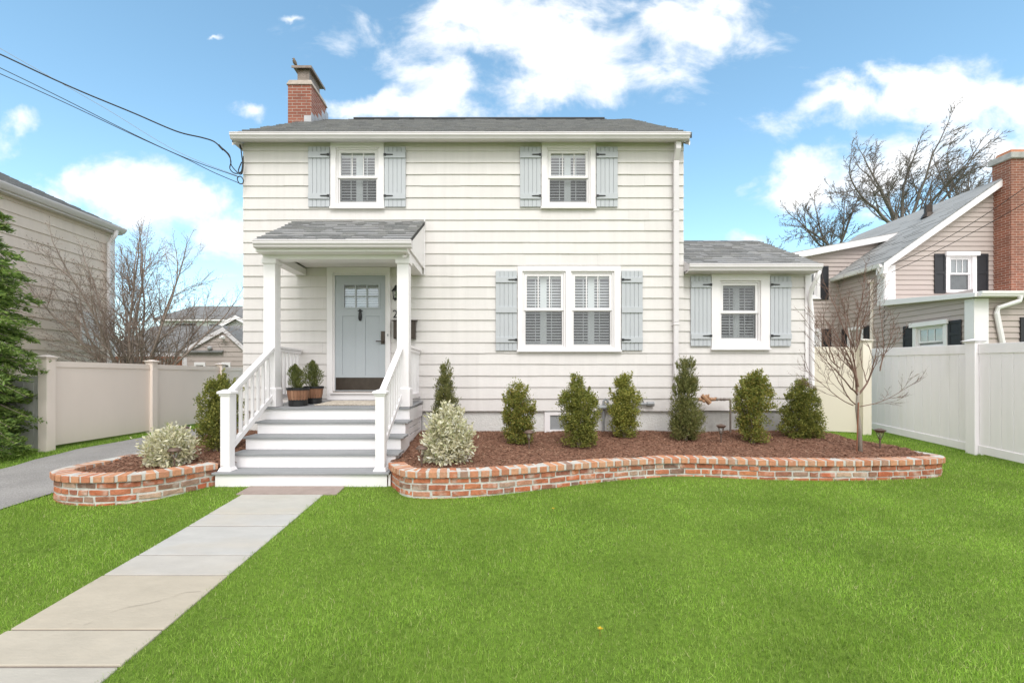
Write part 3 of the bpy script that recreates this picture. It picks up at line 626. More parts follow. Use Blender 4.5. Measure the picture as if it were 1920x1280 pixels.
post(-3.50, 5.74, tz[0]+0.001, 1.205, 0.118, 'newel_post'); post(-1.535, 5.74, tz[0]+0.001, 1.205, 0.118, 'newel_post')
for cx in (-3.545, -1.50):
    mb = MB(); cy = 6.945; h = 0.09; zb = 0.932
    mb.box(cx-h, cx+h, cy-h, cy+h, zb+0.292, 3.122); mb.box(cx-h-0.022, cx+h+0.022, cy-h-0.022, cy+h+0.022, zb, zb+0.27)
    mb.hexa([(cx+a*(h+0.022), cy+b*(h+0.022), zb+0.2705) for a, b in ((-1, -1), (1, -1), (1, 1), (-1, 1))]+[(cx+a*(h+0.003), cy+b*(h+0.003), zb+0.294) for a, b in ((-1, -1), (1, -1), (1, 1), (-1, 1))])
    mb.box(cx-h-0.02, cx+h+0.02, cy-h-0.02, cy+h+0.02, 3.122, 3.19)
    mb.build('porch_column', M['composite'], house, bevel=0.004)
def railing(a, b, ztop, zbot, n, cx, out=0.0):
    """rail along y at x=cx from a to b; heights are (za, zb) pairs; each baluster is a sub-part"""
    up = (0, 0, 1)
    mb = MB(); mb.bar((cx, a, ztop[0]), (cx, b, ztop[1]), 0.085, 0.035); mb.bar((cx, a, ztop[0]-0.045), (cx, b, ztop[1]-0.045), 0.045, 0.05)
    r = mb.build('railing', M['composite'], house, bevel=0.004)
    mb = MB(); mb.bar((cx, a, zbot[0]), (cx, b, zbot[1]), 0.05, 0.075); mb.build('bottom_rail', M['composite'], r, bevel=0.004)
    for k in range(n):
        t = (k+0.75)/(n+0.5); y = a+(b-a)*t; mb = MB()
        mb.box(cx-0.017, cx+0.017, y-0.017, y+0.017, zbot[0]+(zbot[1]-zbot[0])*t+0.02, ztop[0]+(ztop[1]-ztop[0])*t-0.06)
        mb.build('baluster', M['composite'], r)
railing(5.775, 6.852, (1.185, 1.83), (0.46, 1.09), 7, -3.50); railing(5.775, 6.852, (1.185, 1.83), (0.46, 1.09), 7, -1.535)
railing(7.037, 7.96, (1.86, 1.86), (1.075, 1.075), 7, -3.565); railing(7.037, 7.96, (1.86, 1.86), (1.075, 1.075), 7, -1.455)
# porch roof
ps = Vector((0, 7.985-6.62, 4.155-3.40)); pl = ps.length; ps.normalize(); px0, px1 = -3.665, -1.35
mb = MB(); mb.prism([(px0, 6.62, 3.395), (px0, 7.985, 4.15), (px0, 7.985, 4.10), (px0, 6.62, 3.345)], (px1-px0, 0, 0)); mb.mi = 1
shingles(mb, (px0, 6.62, 3.40), (1, 0, 0), ps, px1-px0, pl, ex=0.14, w=(0.12, 0.28)); proof = mb.build('porch_roof', [M['roof_base'], M['roof']], house)
mb = MB(); gutter(mb, -3.635, -1.31, 6.545, 3.395, 3.288); mb.build('gutter', M['gutter'], house, bevel=0.002)
mb = MB(); mb.box(-3.645, -1.395, 6.855, 7.035, 3.191, 3.31); mb.box(-3.645, -3.465, 7.036, 7.975, 3.191, 3.31); mb.box(-1.575, -1.395, 7.036, 7.975, 3.191, 3.31); mb.box(-3.648, -1.392, 6.656, 6.853, 3.25, 3.345)
mb.build('porch_beam', M['composite'], house, bevel=0.003)
mb = MB(); mb.box(-3.464, -1.576, 7.037, 7.975, 3.335, 3.36); mb.build('porch_ceiling', M['trim'], house)
for xs in (-3.655, -1.392):
    mb = MB(); mb.prism([(xs, 6.66, 3.3105), (xs, 7.98, 3.3105), (xs, 7.98, 4.095), (xs, 6.66, 3.365)], (0.03, 0, 0))
    mb.build('porch_gable_panel', M['composite'], house)
mb = MB(); mb.box(-1.364, -1.345, 7.965, 7.98, 3.2, 4.2); mb.build('trim_strip', M['trim'], house)
mb = MB(); mb.tube([(-1.45, 6.83, 3.248), (-1.45, 6.83, 3.225)], 0.025, 12); mb.tube([(-1.45, 6.80, 3.212), (-1.47, 6.75, 3.205)], 0.022, 12); mb.build('security_camera', M['trim'], house, smooth_=False)
# ------------------------------------------------------------------ setting
xs = [-160, -90, -50, -30, -20]+list(np.arange(-14, 14.01, 1.0))+[20, 30, 50, 90, 160]
ys = [-60, -30, -12, -3]+list(np.arange(-2, 14.01, 0.6))+[20, 30, 60, 110, 220]
mb = MB(); idx = {}
for i, x in enumerate(xs):
    for j, y in enumerate(ys): idx[i, j] = mb.av((x, y, gz(x, y)))
for i in range(len(xs)-1):
    for j in range(len(ys)-1): mb.fi([idx[i, j], idx[i+1, j], idx[i+1, j+1], idx[i, j+1]])
tag(mb.build('ground', M['ground'], smooth_=True), kind='structure')
def sheet(name, mat, x0f, x1f, y0, y1, dz, n=40, thick=0.0):
    mb = MB(); prev = None
    for k in range(n+1):
        y = y0+(y1-y0)*k/n; a, b = x0f(y), x1f(y); m_ = 4
        row = [mb.av((a+(b-a)*q/m_, y, gz(a+(b-a)*q/m_, y)+dz)) for q in range(m_+1)]
        if prev:
            for q in range(m_): mb.fi([prev[q], prev[q+1], row[q+1], row[q]])
        prev = row
    return tag(mb.build(name, mat, smooth_=True), kind='structure')
wob = lambda y, s: 0.035*math.sin(y*3.1+s)+0.02*math.sin(y*7.7+2*s)
sheet('driveway', M['asphalt'], lambda y: -7.16+wob(y, 1), lambda y: -5.36+wob(y, 2)*0.8, -1, 30, 0.012, n=90)
# flagstone path
jy = [1.787/((p-PY)/F+0.071) for p in (928, 964.8, 987.2, 1042, 1080, 1183, 1252)]+[2.05, 1.4, 0.6, -0.3, -1.2, -2.2]
mb = MB()
def slab(x0, x1, ya, yb, dz=0.0):
    a = [(x0, ya), (x1, ya), (x1, yb), (x0, yb)]
    j = [random.uniform(-0.003, 0.003) for _ in range(8)]
    a = [(p[0]+j[2*i], p[1]+j[2*i+1]*0.5) for i, p in enumerate(a)]
    mb.hexa([(p[0], p[1], gz(*p)-0.03) for p in a]+[(p[0], p[1], gz(*p)+0.012+dz) for p in a])
slab(-3.14, -1.95, jy[0]+0.006, 5.61, 0.004); mb.m = [1]*6; mb.mi = 0
for k in range(len(jy)-1):
    slab(-3.065, -2.105, jy[k+1]+0.008, jy[k]-0.008, random.uniform(-0.003, 0.003))
mb.mi = 2
mb.face([(-3.05, -2.2, gz(0, -2.2)+0.004), (-2.12, -2.2, gz(0, -2.2)+0.004), (-2.12, 5.4, gz(0, 5.4)+0.004), (-3.05, 5.4, gz(0, 5.4)+0.004)])
for cr in ([(330, 1181), (375, 1174), (392, 1172)], [(455, 1176), (500, 1171), (520, 1166)], [(600, 1152), (700, 1142), (800, 1136), (880, 1129), (950, 1121), (1010, 1114), (1095, 1112)]):
    q = [G(p_/2.909, 860+(yy_-860) if False else yy_) for p_, yy_ in cr]
    for (xa, ya), (xb, yb) in zip(q[:-1], q[1:]):
        wv_ = random.uniform(0.0008, 0.002); mb.face([(xa, ya-wv_, gz(xa, ya)+0.0185), (xb, yb-wv_, gz(xb, yb)+0.0185), (xb, yb+wv_, gz(xb, yb)+0.0185), (xa, ya+wv_, gz(xa, ya)+0.0185)])
tag(mb.build('path', [M['flag'], M['flag_brown'], M['pipe_brown']], bevel=0.006), kind='structure')

# ------------------------------------------------------------------ brick garden walls
def spline(pts, step=0.02):
    P_ = [Vector((p[0], p[1], 0)) for p in pts]; P_ = [2*P_[0]-P_[1]]+P_+[2*P_[-1]-P_[-2]]; out = []
    for i in range(1, len(P_)-2):
        a, b, c, d = P_[i-1:i+3]; n = max(2, int((c-b).length/step))
        for k in range(n):
            t = k/n; out.append(0.5*((2*b)+(c-a)*t+(2*a-5*b+4*c-d)*t*t+(3*b-a-3*c+d)*t**3))
    out.append(P_[-2]); return out
class Curve:
    def __init__(s, pts):
        s.p = spline(pts); s.s = [0]
        for i in range(1, len(s.p)): s.s.append(s.s[-1]+(s.p[i]-s.p[i-1]).length)
        s.L = s.s[-1]
    def at(s, d):
        d = min(max(d, 0), s.L-1e-6); i = int(np.searchsorted(s.s, d, side='right'))-1; i = min(i, len(s.p)-2)
        t = (d-s.s[i])/max(1e-9, s.s[i+1]-s.s[i]); p = s.p[i].lerp(s.p[i+1], t)
        i0, i1 = max(0, i-2), min(len(s.p)-1, i+3); tg = (s.p[i1]-s.p[i0]).normalized()
        return p, tg, Vector((-tg.y, tg.x, 0))     # normal: left of travel = inwards for these beds
def garden_wall(pts, label, ins):
    cv = Curve(pts); root = thing('brick_garden_wall', (*pts[len(pts)//2][:2], 0), label, 'garden wall')
    mo = MB(); pa = []; pb = []; n = int(cv.L/0.04)
    for k in range(n+1):
        p, tg, nm = cv.at(cv.L*k/n); nm = nm*ins
        o = p+nm*0.008; i = p+nm*0.15
        pa.append([mo.av((*o.xy, -0.25)), mo.av((*o.xy, 0.2245)), mo.av((*i.xy, 0.2245)), mo.av((*i.xy, -0.25))])
    for k in range(n):
        a, b = pa[k], pa[k+1]
        for q in range(4): mo.fi([a[q], a[(q+1) % 4], b[(q+1) % 4], b[q]])
    mo.fi(pa[0]); mo.fi(pa[-1])
    # mortar bed under the cap bricks
    pc = []
    for k in range(n+1):
        p, tg, nm = cv.at(cv.L*k/n); nm = nm*ins; o = p-nm*0.020; i = p+nm*0.163
        pc.append([mo.av((*o.xy, 0.228)), mo.av((*o.xy, 0.2965)), mo.av((*i.xy, 0.2985)), mo.av((*i.xy, 0.228))])
    for k in range(n):
        a, b = pc[k], pc[k+1]
        for q in range(4): mo.fi([a[q], a[(q+1) % 4], b[(q+1) % 4], b[q]])
    mo.fi(pc[0]); mo.fi(pc[-1])
    mo.build('mortar', M['mortar'], root)
    br = MB()
    for c_ in range(5):
        z0 = 0.158-0.075*c_; d = random.uniform(-0.15, 0)
        while d < cv.L:
            L_ = random.choice((0.2, 0.2, 0.2, 0.19, 0.105)); L_ += random.uniform(-0.012, 0.012)
            a, b = max(0, d), min(cv.L, d+L_)
            if b-a > 0.03:
                pa_, _, na = cv.at(a); pb_, _, nb = cv.at(b); na = na*ins; nb = nb*ins
                pm_, _, nm_ = cv.at((a+b)/2); nm_ = nm_*ins
                j = random.uniform(-0.003, 0.005); h = random.uniform(0.049, 0.059); zb = z0+random.uniform(-0.003, 0.003); dz = random.uniform(-0.004, 0.004)
                r = lambda: random.uniform(-0.0045, 0.0045)
                q = [pa_-na*j, pm_-nm_*(j+0.001), pb_-nb*j, pb_+nb*0.05, pm_+nm_*0.05, pa_+na*0.05]
                lo_ = [br.av((p.x+r(), p.y+r(), zb+r()+dz*(1 if i in (2, 3) else 0))) for i, p in enumerate(q)]
                hi_ = [br.av((p.x+r(), p.y+r(), zb+h+r()+dz*(1 if i in (2, 3) else 0))) for i, p in enumerate(q)]
                br.fi(lo_[::-1]); br.fi(hi_)
                for i in range(6): br.fi([lo_[i], lo_[(i+1) % 6], hi_[(i+1) % 6], hi_[i]])
            d += L_+random.uniform(0.016, 0.026)
    br.build('brickwork', M['brick'], root, bevel=0.005)
    cp = MB(); d = 0.0
    while d < cv.L-0.02:
        w = random.uniform(0.084, 0.096); b = min(cv.L, d+w); p, tg, nm = cv.at((d+b)/2); nm = nm*ins
        pa_, _, na = cv.at(d); pb_, _, nb = cv.at(b); na = na*ins; nb = nb*ins; k = 0.38
        o = random.uniform(-0.006, 0.006); sk = tg*random.uniform(-0.012, 0.012); dz = random.uniform(-0.004, 0.004)
        A = pa_-na*(0.032+o); B = pb_-nb*(0.032+o); Cc = pb_+nb*(0.172+o)+sk; D = pa_+na*(0.172+o)+sk
        cp.hexa([(*A.xy, 0.224+dz), (*B.xy, 0.224+dz), (*Cc.xy, 0.226+dz), (*D.xy, 0.226+dz), (*A.xy, 0.297+dz), (*B.xy, 0.297+dz*0.5), (*Cc.xy, 0.302+dz), (*D.xy, 0.302+dz*0.5)])
        d += w+random.uniform(0.026, 0.036)
    cp.build('brick_cap', M['cap_brick'], root, bevel=0.007)
    return cv
right_pts = [(-1.405, 5.72)]+[G(*p) for p in ((738, 915), (757, 930), (800, 934.5), (900, 931), (1000, 920), (1100, 907), (1200, 897), (1285, 892.5), (1430, 899), (1550, 901), (1650, 900))]+[(5.55, 5.96), (5.92, 6.05), (6.13, 6.25), (6.12, 6.55), (5.98, 7.0), (5.80, 7.6), (5.70, 8.1)]
left_pts = [(-5.08, 8.9), (-5.15, 7.4), (-5.21, 6.5), (-5.27, 5.75), (-5.27, 5.38)]+[(-5.13, 5.14), (-4.8, 4.985), (-4.36, 4.965), (-3.98, 5.14), (-3.602, 5.69)]
cvR = garden_wall(right_pts, 'long curving low brick wall round the mulch bed right of the steps', 1)
cvL = garden_wall(left_pts, 'short curved low brick wall round the mulch bed beside the driveway', 1)
def inpoly(x, y, poly):
    r = np.zeros(np.shape(x), bool); j = len(poly)-1
    for i in range(len(poly)):
        xi, yi = poly[i]; xj, yj = poly[j]
        c_ = ((yi > y) != (yj > y)) & (x < (xj-xi)*(y-yi)/(yj-yi+1e-12)+xi); r ^= c_; j = i
    return r
polyR = [tuple(p.xy) for p in cvR.p[::6]]+[(5.7, 8.12), (-1.36, 8.12)]
polyL = [tuple(p.xy) for p in cvL.p[::6]]+[(-3.62, 8.04), (-4.61, 8.04), (-4.61, 8.9)]
def insetpoly(cv, d, extra):
    out = []
    for k in range(0, 121):
        p, tg, nm = cv.at(cv.L*k/120); out.append(tuple((p+nm*d).xy))
    return out+extra
inR = insetpoly(cvR, 0.12, [(5.6, 8.12), (-1.43, 8.12), (-1.43, 5.8)]); inL = insetpoly(cvL, 0.12, [(-3.5, 5.66), (-3.5, 8.04), (-4.61, 8.04), (-4.61, 8.8)])
def mz(x, y):
    b = 0.255+0.155*smooth((y-5.4)/2.5)
    return b+0.022*math.sin(x*3.1+y*2.0)*math.sin(y*4.3-x*1.3)+0.010*math.sin(x*9+1)*math.sin(y*11)
def mulch_bed(poly, x0, x1, y0, y1, name, nchip):
    mb = MB(); st = 0.06; vi = {}
    nx, ny = int((x1-x0)/st), int((y1-y0)/st)
    gx, gy = np.meshgrid(x0+st*(np.arange(nx)+0.5), y0+st*(np.arange(ny)+0.5), indexing='ij'); ins = inpoly(gx, gy, poly)
    def g(i, j):
        if (i, j) not in vi:
            x, y = x0+st*i, y0+st*j; vi[i, j] = mb.av((x, y, mz(x, y)+random.uniform(-0.008, 0.008)))
        return vi[i, j]
    for i in range(nx):
        for j in range(ny):
            if ins[i, j]: mb.fi([g(i, j), g(i+1, j), g(i+1, j+1), g(i, j+1)])
    mb.mi = 1; k = 0
    while k < nchip:
        x, y = random.uniform(x0, x1), random.uniform(y0, y1)
        if not inpoly(np.array(x), np.array(y), poly): continue
        k += 1; a = random.uniform(0, 6.28); l, w = random.uniform(0.007, 0.022), random.uniform(0.0025, 0.006)
        ax = Vector((math.cos(a)*l, math.sin(a)*l, random.uniform(-0.5, 0.5)*l)); bx = Vector((-math.sin(a)*w, math.cos(a)*w, random.uniform(-0.6, 0.6)*w))
        c_ = Vector((x, y, mz(x, y)+random.uniform(0.002, 0.016)))
        mb.face([c_-ax-bx*0.5, c_-bx, c_+ax-bx*0.4, c_+ax+bx*0.6, c_-ax+bx])
    return tag(mb.build(name, [M['mulch'], M['chips']]), kind='stuff')
mulch_bed(inR, -1.5, 6.1, 5.1, 8.12, 'mulch', 34000)
mulch_bed(inL, -5.3, -3.5, 4.9, 8.9, 'mulch', 11000)

# ------------------------------------------------------------------ shrubs
def shrub(name, label, x, y, h, prof, mat, cat='shrub', group=None, n=7000, leaf=(0.0150, 0.0082), clumps=300, csig=0.030, shoots=16, lean=(0, 0), seed=0, z=None, upright=0.25, squash=1.0, stemh=0.12, twigs=True):
    """prof: list of (t, radius) from bottom to top"""
    r = np.random.default_rng(seed); z0 = mz(x, y) if z is None else z
    root = thing(name, (x, y, z0), label, cat, group)
    tt = np.array([p[0] for p in prof]); rr = np.array([p[1] for p in prof])
    # rounded lobes over the outline, then leaf clumps over the lobes
    nl = 30; tl_ = np.concatenate([np.linspace(0.06, 0.93, nl-2)+r.uniform(-0.05, 0.05, nl-2), [0.2, 0.95]]); tl_ = np.clip(tl_, 0.04, 0.96)
    la = np.arange(nl)*2.4+r.uniform(-0.5, 0.5, nl)+seed; pr_ = np.interp(tl_, tt, rr)
    lr_ = np.clip(pr_*r.uniform(0.48, 0.70, nl), 0.055, 0.20); ld = np.maximum(pr_*r.uniform(0.93, 1.07, nl)-lr_, 0.0)
    lc = np.stack([ld*np.cos(la)+lean[0]*tl_, ld*np.sin(la)*squash+lean[1]*tl_, tl_*h], 1)
    wts = lr_**2; wts /= wts.sum(); which = r.choice(nl, clumps, p=wts)
    dv = unit(r.normal(0, 1, (clumps, 3))+np.array([0, 0, 0.25])); cc = lc[which]+dv*(lr_[which]*r.uniform(0.55, 1.05, clumps))[:, None]
    cc[:, 2] = np.clip(cc[:, 2], 0.04, h); lob = lc[which]
    # shoots sticking out at the top
    sh = []
    for k in range(shoots):
        a = r.uniform(0, 6.28); tq = r.uniform(0.55, 0.98); q = np.interp(tq, tt, rr)*r.uniform(0.5, 1.05)
        b = np.array([q*math.cos(a)+lean[0], q*math.sin(a)*squash+lean[1], tq*h]); d = np.array([math.cos(a)*0.35, math.sin(a)*0.35, 1.0]); d /= np.linalg.norm(d)
        for s_ in np.linspace(0, r.uniform(0.05, 0.13), 5): sh.append(b+d*s_)
    n = int(n*1.9); clumps = int(clumps*1.0); per = max(4, n//clumps)
    ce = np.repeat(cc, per, 0)+r.normal(0, csig, (clumps*per, 3))*np.array([1, 1, 1.1])
    if sh: ce = np.vstack([ce, np.repeat(np.array(sh), 9, 0)+r.normal(0, 0.011, (len(sh)*9, 3))])
    ce[:, 2] = np.maximum(ce[:, 2], 0.02)
    ax = np.zeros_like(ce); ax[:, 2] = 1; nb_ = clumps*per; ax[:nb_] = ce[:nb_]-np.repeat(lob, per, 0); ax = unit(ax); ax[:, 2] += upright
    dirs = unit(ax+r.normal(0, 0.55, ce.shape)); side = unit(np.cross(dirs, r.normal(0, 1, ce.shape)))
    sz = r.uniform(0.7, 1.25, (len(ce), 1))
    V = leafquads(ce, dirs*leaf[0]*sz, side*leaf[1]*sz)+np.array([x, y, z0])
    npmesh('foliage', V, 4, M[mat], root)
    if twigs:
        mb = MB()
        for k in range(14):
            q = cc[r.integers(len(cc))]; b = Vector((x+r.uniform(-0.03, 0.03), y+r.uniform(-0.03, 0.03), z0-0.03))
            e = Vector((x+q[0]*0.8, y+q[1]*0.8, z0+q[2]*0.9)); m_ = b.lerp(e, 0.45)+Vector((0, 0, 0.06))
            mb.tube([b, m_, e], [0.010, 0.006, 0.003], 5)
        mb.build('stem', M['twig'], root)
    return root
bx = [(0, 0.55), (0.12, 0.85), (0.35, 1.0), (0.6, 0.9), (0.8, 0.68), (0.93, 0.42), (1, 0.16)]
def pr(R_, p=bx): return [(a, b*R_) for a, b in p]
grp = 'clipped shrubs along the house front'
def at_(px, py, zz=0.34):
    Y = (CZ-zz)*F/(py-PY); return XX(px, Y), Y
x, y = at_(971, 829, 0.36); shrub('boxwood_shrub', 'flat topped boxwood left of the basement window with a bronze tinge', x, y, 0.94, pr(0.285, [(0, 0.6), (0.15, 0.9), (0.4, 1.0), (0.65, 0.9), (0.85, 0.72), (1, 0.45)]), 'boxy', group=grp, seed=1, n=9000)
x, y = at_(1084, 838, 0.33); shrub('boxwood_shrub', 'tallest wide boxwood directly in front of the basement window', x, y, 1.06, pr(0.325, [(0, 0.6), (0.15, 0.85), (0.35, 0.95), (0.55, 1.0), (0.72, 0.8), (0.82, 0.5), (1, 0.25)]), 'boxd', group=grp, seed=2, n=10000)
x, y = at_(1171, 818, 0.40); shrub('boxwood_shrub', 'olive green boxwood right of the grey standpipe near the wall', x, y, 1.02, pr(0.30, [(0, 0.5), (0.12, 0.8), (0.35, 1.0), (0.6, 0.9), (0.85, 0.7), (0.95, 0.45), (1, 0.2)]), 'box', group=grp, seed=3, n=9000)
x, y = at_(1413, 828, 0.37); shrub('boxwood_shrub', 'yellowing boxwood between the copper pipe and the roundest shrub', x, y, 1.10, pr(0.295, [(0, 0.62), (0.15, 0.8), (0.4, 0.95), (0.65, 1.0), (0.85, 0.66), (1, 0.18)]), 'boxy', group=grp, seed=4, n=9500, shoots=26)
x, y = at_(1503, 822, 0.37); shrub('boxwood_shrub', 'squat rounded boxwood at the right end of the house front', x, y, 0.92, pr(0.34, [(0, 0.75), (0.12, 0.95), (0.3, 1.0), (0.55, 0.88), (0.8, 0.66), (0.95, 0.4), (1, 0.2)]), 'boxd', group=grp, seed=5, n=10500, shoots=8)
x, y = at_(406, 848, 0.30); shrub('boxwood_shrub', 'tall dark boxwood beside the left newel post of the steps', x, y, 1.08, pr(0.31, [(0, 0.4), (0.12, 0.7), (0.3, 0.9), (0.55, 1.0), (0.75, 0.8), (0.9, 0.4), (1, 0.15)]), 'boxd', group=grp, seed=6, n=9500, shoots=30, lean=(0.08, 0))
x, y = 7.25*(1286-PX)/F, 7.25
rt = shrub('arborvitae_shrub', 'slender twin tipped arborvitae beside the downspout', x, y, 1.30, [(0, 0.17), (0.15, 0.25), (0.35, 0.27), (0.5, 0.2), (0.65, 0.16), (0.8, 0.17), (0.92, 0.14), (1, 0.04)], 'arb', group='arborvitae by the house wall', seed=7, n=8000, leaf=(0.026, 0.005), upright=1.2, shoots=34, clumps=300, csig=0.035)
x, y = 7.35*(835-PX)/F, 7.35
shrub('arborvitae_shrub', 'dark pointed arborvitae behind the variegated shrub by the porch', x, y, 1.22, [(0, 0.22), (0.3, 0.25), (0.6, 0.19), (0.85, 0.09), (1, 0.015)], 'arb', group='arborvitae by the house wall', seed=8, n=7500, leaf=(0.024, 0.005), upright=1.2, shoots=14, clumps=300, csig=0.03)
x, y = at_(839, 864, 0.28); shrub('variegated_shrub', 'taller cream and green variegated shrub right of the steps', x, y, 0.69, pr(0.34, [(0, 0.6), (0.12, 0.95), (0.35, 1.0), (0.55, 0.9), (0.75, 0.68), (0.92, 0.4), (1, 0.15)]), 'vari', group='variegated shrubs either side of the steps', seed=9, n=4200, leaf=(0.030, 0.012), clumps=230, csig=0.045, shoots=18)
x, y = at_(318, 873, 0.26); shrub('variegated_shrub', 'low spreading cream variegated shrub in the left bed', x, y, 0.42, pr(0.32, [(0, 0.45), (0.2, 0.8), (0.5, 1.0), (0.65, 0.7), (0.85, 0.3), (1, 0.15)]), 'vari', group='variegated shrubs either side of the steps', seed=10, n=3200, leaf=(0.030, 0.012), clumps=170, csig=0.05, shoots=26)

# ------------------------------------------------------------------ path lights
def path_light(px, pybase, label, kind, zz=0.33, h=0.30):
    x, y = at_(px, pybase, zz); z = mz(x, y)
    rt = thing('path_light', (x, y, z), label, 'garden light', 'low path lights in the beds')
    mb = MB(); mb.tube([(x, y, z-0.05), (x, y, z+h*0.5)], 0.011, 8); mb.build('stake', M['lampcap'], rt)
    mb = MB(); mb.lathe([(0.018, h*0.48), (0.030, h*0.52), (0.044, h*0.80), (0.040, h*0.82)], (x, y, z), 12); mb.build('lens', M['glass'], rt)
    mb = MB()
    for k in range(4):
        a = k*math.pi/2+0.4
        mb.tube([(x+0.02*math.cos(a), y+0.02*math.sin(a), z+h*0.5), (x+0.036*math.cos(a+0.3), y+0.036*math.sin(a+0.3), z+h*0.66), (x+0.047*math.cos(a), y+0.047*math.sin(a), z+h*0.82)], 0.004, 5)
    mb.lathe([(0.016, h*0.46), (0.026, h*0.50), (0.022, h*0.54)], (x, y, z), 10); mb.build('cage', M['lampcap'], rt)
    mb = MB()
    if kind == 'dome': mb.lathe([(0.074, h*0.82), (0.078, h*0.84), (0.062, h*0.93), (0.03, h*0.985), (0.01, h)], (x, y, z), 18)
    else: mb.lathe([(0.045, h*0.80), (0.076, h*0.90), (0.080, h*0.915), (0.055, h*0.95), (0.02, h)], (x, y, z), 8)
    mb.build('lamp_cap', M['lampcap'], rt, smooth_=(kind == 'dome'))
path_light(992, 841, 'brown path light in front of the flat topped boxwood', 'dome', 0.33, 0.27)
path_light(1352, 830, 'path light with flared cap beneath the copper pipe', 'flare', 0.36, 0.29)
path_light(1650, 843, 'path light right of the small bare tree trunk', 'flare', 0.30, 0.30)
path_light(791, 874, 'domed path light at the left edge of the right bed', 'dome', 0.27, 0.26)
path_light(327, 877, 'domed path light in front of the low variegated shrub', 'dome', 0.27, 0.26)
path_light(346, 838, 'domed path light half hidden behind the low variegated shrub', 'dome', 0.31, 0.26)

# ------------------------------------------------------------------ porch things
def barrel(px, y, h, label, ph, seed, zdeck=None, r0=0.155, lean=0):
    x = XX(px, y); z = 0.926+0.04*(y-6.8)/1.2
    rt = thing('potted_conifer', (x, y, z), label, 'potted plant', 'small conifers in barrel pots on the porch')
    rad = lambda t: r0*(0.70+0.30*t+0.05*math.sin(t*math.pi))
    mb = MB(); n = 20
    for k in range(n):
        a0, a1 = 2*math.pi*(k+0.04)/n, 2*math.pi*(k+0.96)/n; ts = [0.04, 0.3, 0.6, 0.9]
        o = [[mb.av((x+rad(t)*math.cos(a), y+rad(t)*math.sin(a), z+h*t)) for a in (a0, (a0+a1)/2, a1)] for t in ts]
        for i in range(3):
            for q in range(2): mb.fi([o[i][q], o[i][q+1], o[i+1][q+1], o[i+1][q]])
    mb.build('pot', M['wood_barrel'], rt, smooth_=False)
    mb = MB()
    for t0, t1, e in ((0.0, 0.07, 0.004), (0.24, 0.32, 0.005), (0.86, 1.0, 0.008)):
        mb.lathe([(rad(t0)+e-0.01, h*t0+0.001), (rad(t0)+e, h*t0+0.002), (rad(t1)+e, h*t1), (rad(t1)-0.012, h*t1), (rad(t1)-0.014, h*t1-0.02)], (x, y, z), 24, cap=False)
    mb.lathe([(rad(0.5)-0.01, h*0.02), (rad(0.5)-0.008, h*0.5)], (x, y, z), 20, cap=False)
    mb.build('hoop', M['iron'], rt)
    mb = MB(); mb.lathe([(rad(0.85)-0.004, h*0.86), (0.02, h*0.9)], (x, y, z), 20); mb.build('soil', M['soil'], rt)
    r = np.random.default_rng(seed); N_ = 3000; t = r.beta(1.3, 1.25, N_); th = r.uniform(0, 6.283, N_)
    w = ph*0.29*np.interp(t, [0, 0.25, 0.6, 0.85, 1], [0.5, 0.85, 1.0, 0.55, 0.04])*np.sqrt(r.uniform(0, 1, N_))*(1+0.45*np.sin(th*3+t*9+seed))
    ce = np.stack([x+w*np.cos(th)+lean*t, y+w*np.sin(th), z+h*0.88+t*ph], 1)
    d = unit(np.stack([np.cos(th)*0.5, np.sin(th)*0.5, np.full(N_, 1.0)], 1)+r.normal(0, 0.35, (N_, 3))); sd = unit(np.cross(d, r.normal(0, 1, (N_, 3))))
    s_ = r.uniform(0.7, 1.3, (N_, 1)); npmesh('foliage', leafquads(ce, d*0.024*s_, sd*0.0038*s_), 4, M['pine'], rt)
    mb = MB(); mb.tube([(x, y, z+h*0.8), (x+lean*0.4, y, z+h*0.88+ph*0.5)], [0.008, 0.004], 6); mb.build('stem', M['twig'], rt)
barrel(559, 7.07, 0.285, 'barrel pot with small conifer, nearer of the pair left of the door', 0.40, 21, r0=0.168, lean=-0.05)
barrel(588, 7.48, 0.285, 'barrel pot with small conifer, rear one of the pair left of the door', 0.46, 22, r0=0.155, lean=-0.02)
barrel(738, 7.5, 0.26, 'potted conifer mostly hidden behind the right handrail', 0.36, 23, r0=0.14)
# braided mat
mb = MB(); x0, x1, ya, yb = -2.93, -1.93, 7.12, 7.80
n = 16
for j in range(n):
    for k in range(34):
        xa = x0+(x1-x0)*(k+0.5*(j % 2))/34; yy = ya+(yb-ya)*(j+0.5)/n
        if xa+0.034 > x1+0.02: continue
        zb = 0.9275+0.04*(yy-6.8)/1.2
        mb.obox((xa+0.016, yy, zb+0.009), (0.019, 0.010, 0), (-0.009, 0.020, 0), (0, 0, 0.008+0.002*random.random()))
mb.mi = 1
for k in range(22):
    xa = x0-0.03+(x1-x0+0.06)*k/22; zb = 0.927+0.04*(ya-6.8)/1.2
    mb.obox((xa+0.022, ya-0.012, zb+0.008), (0.023, -0.012, 0), (0.006, 0.014, 0), (0, 0, 0.008))
tag(mb.build('doormat', [M['mat1'], M['mat1']], bevel=0.003, origin=(-2.43, 7.4, 0.945)), 'beige braided doormat in front of the door', 'doormat')
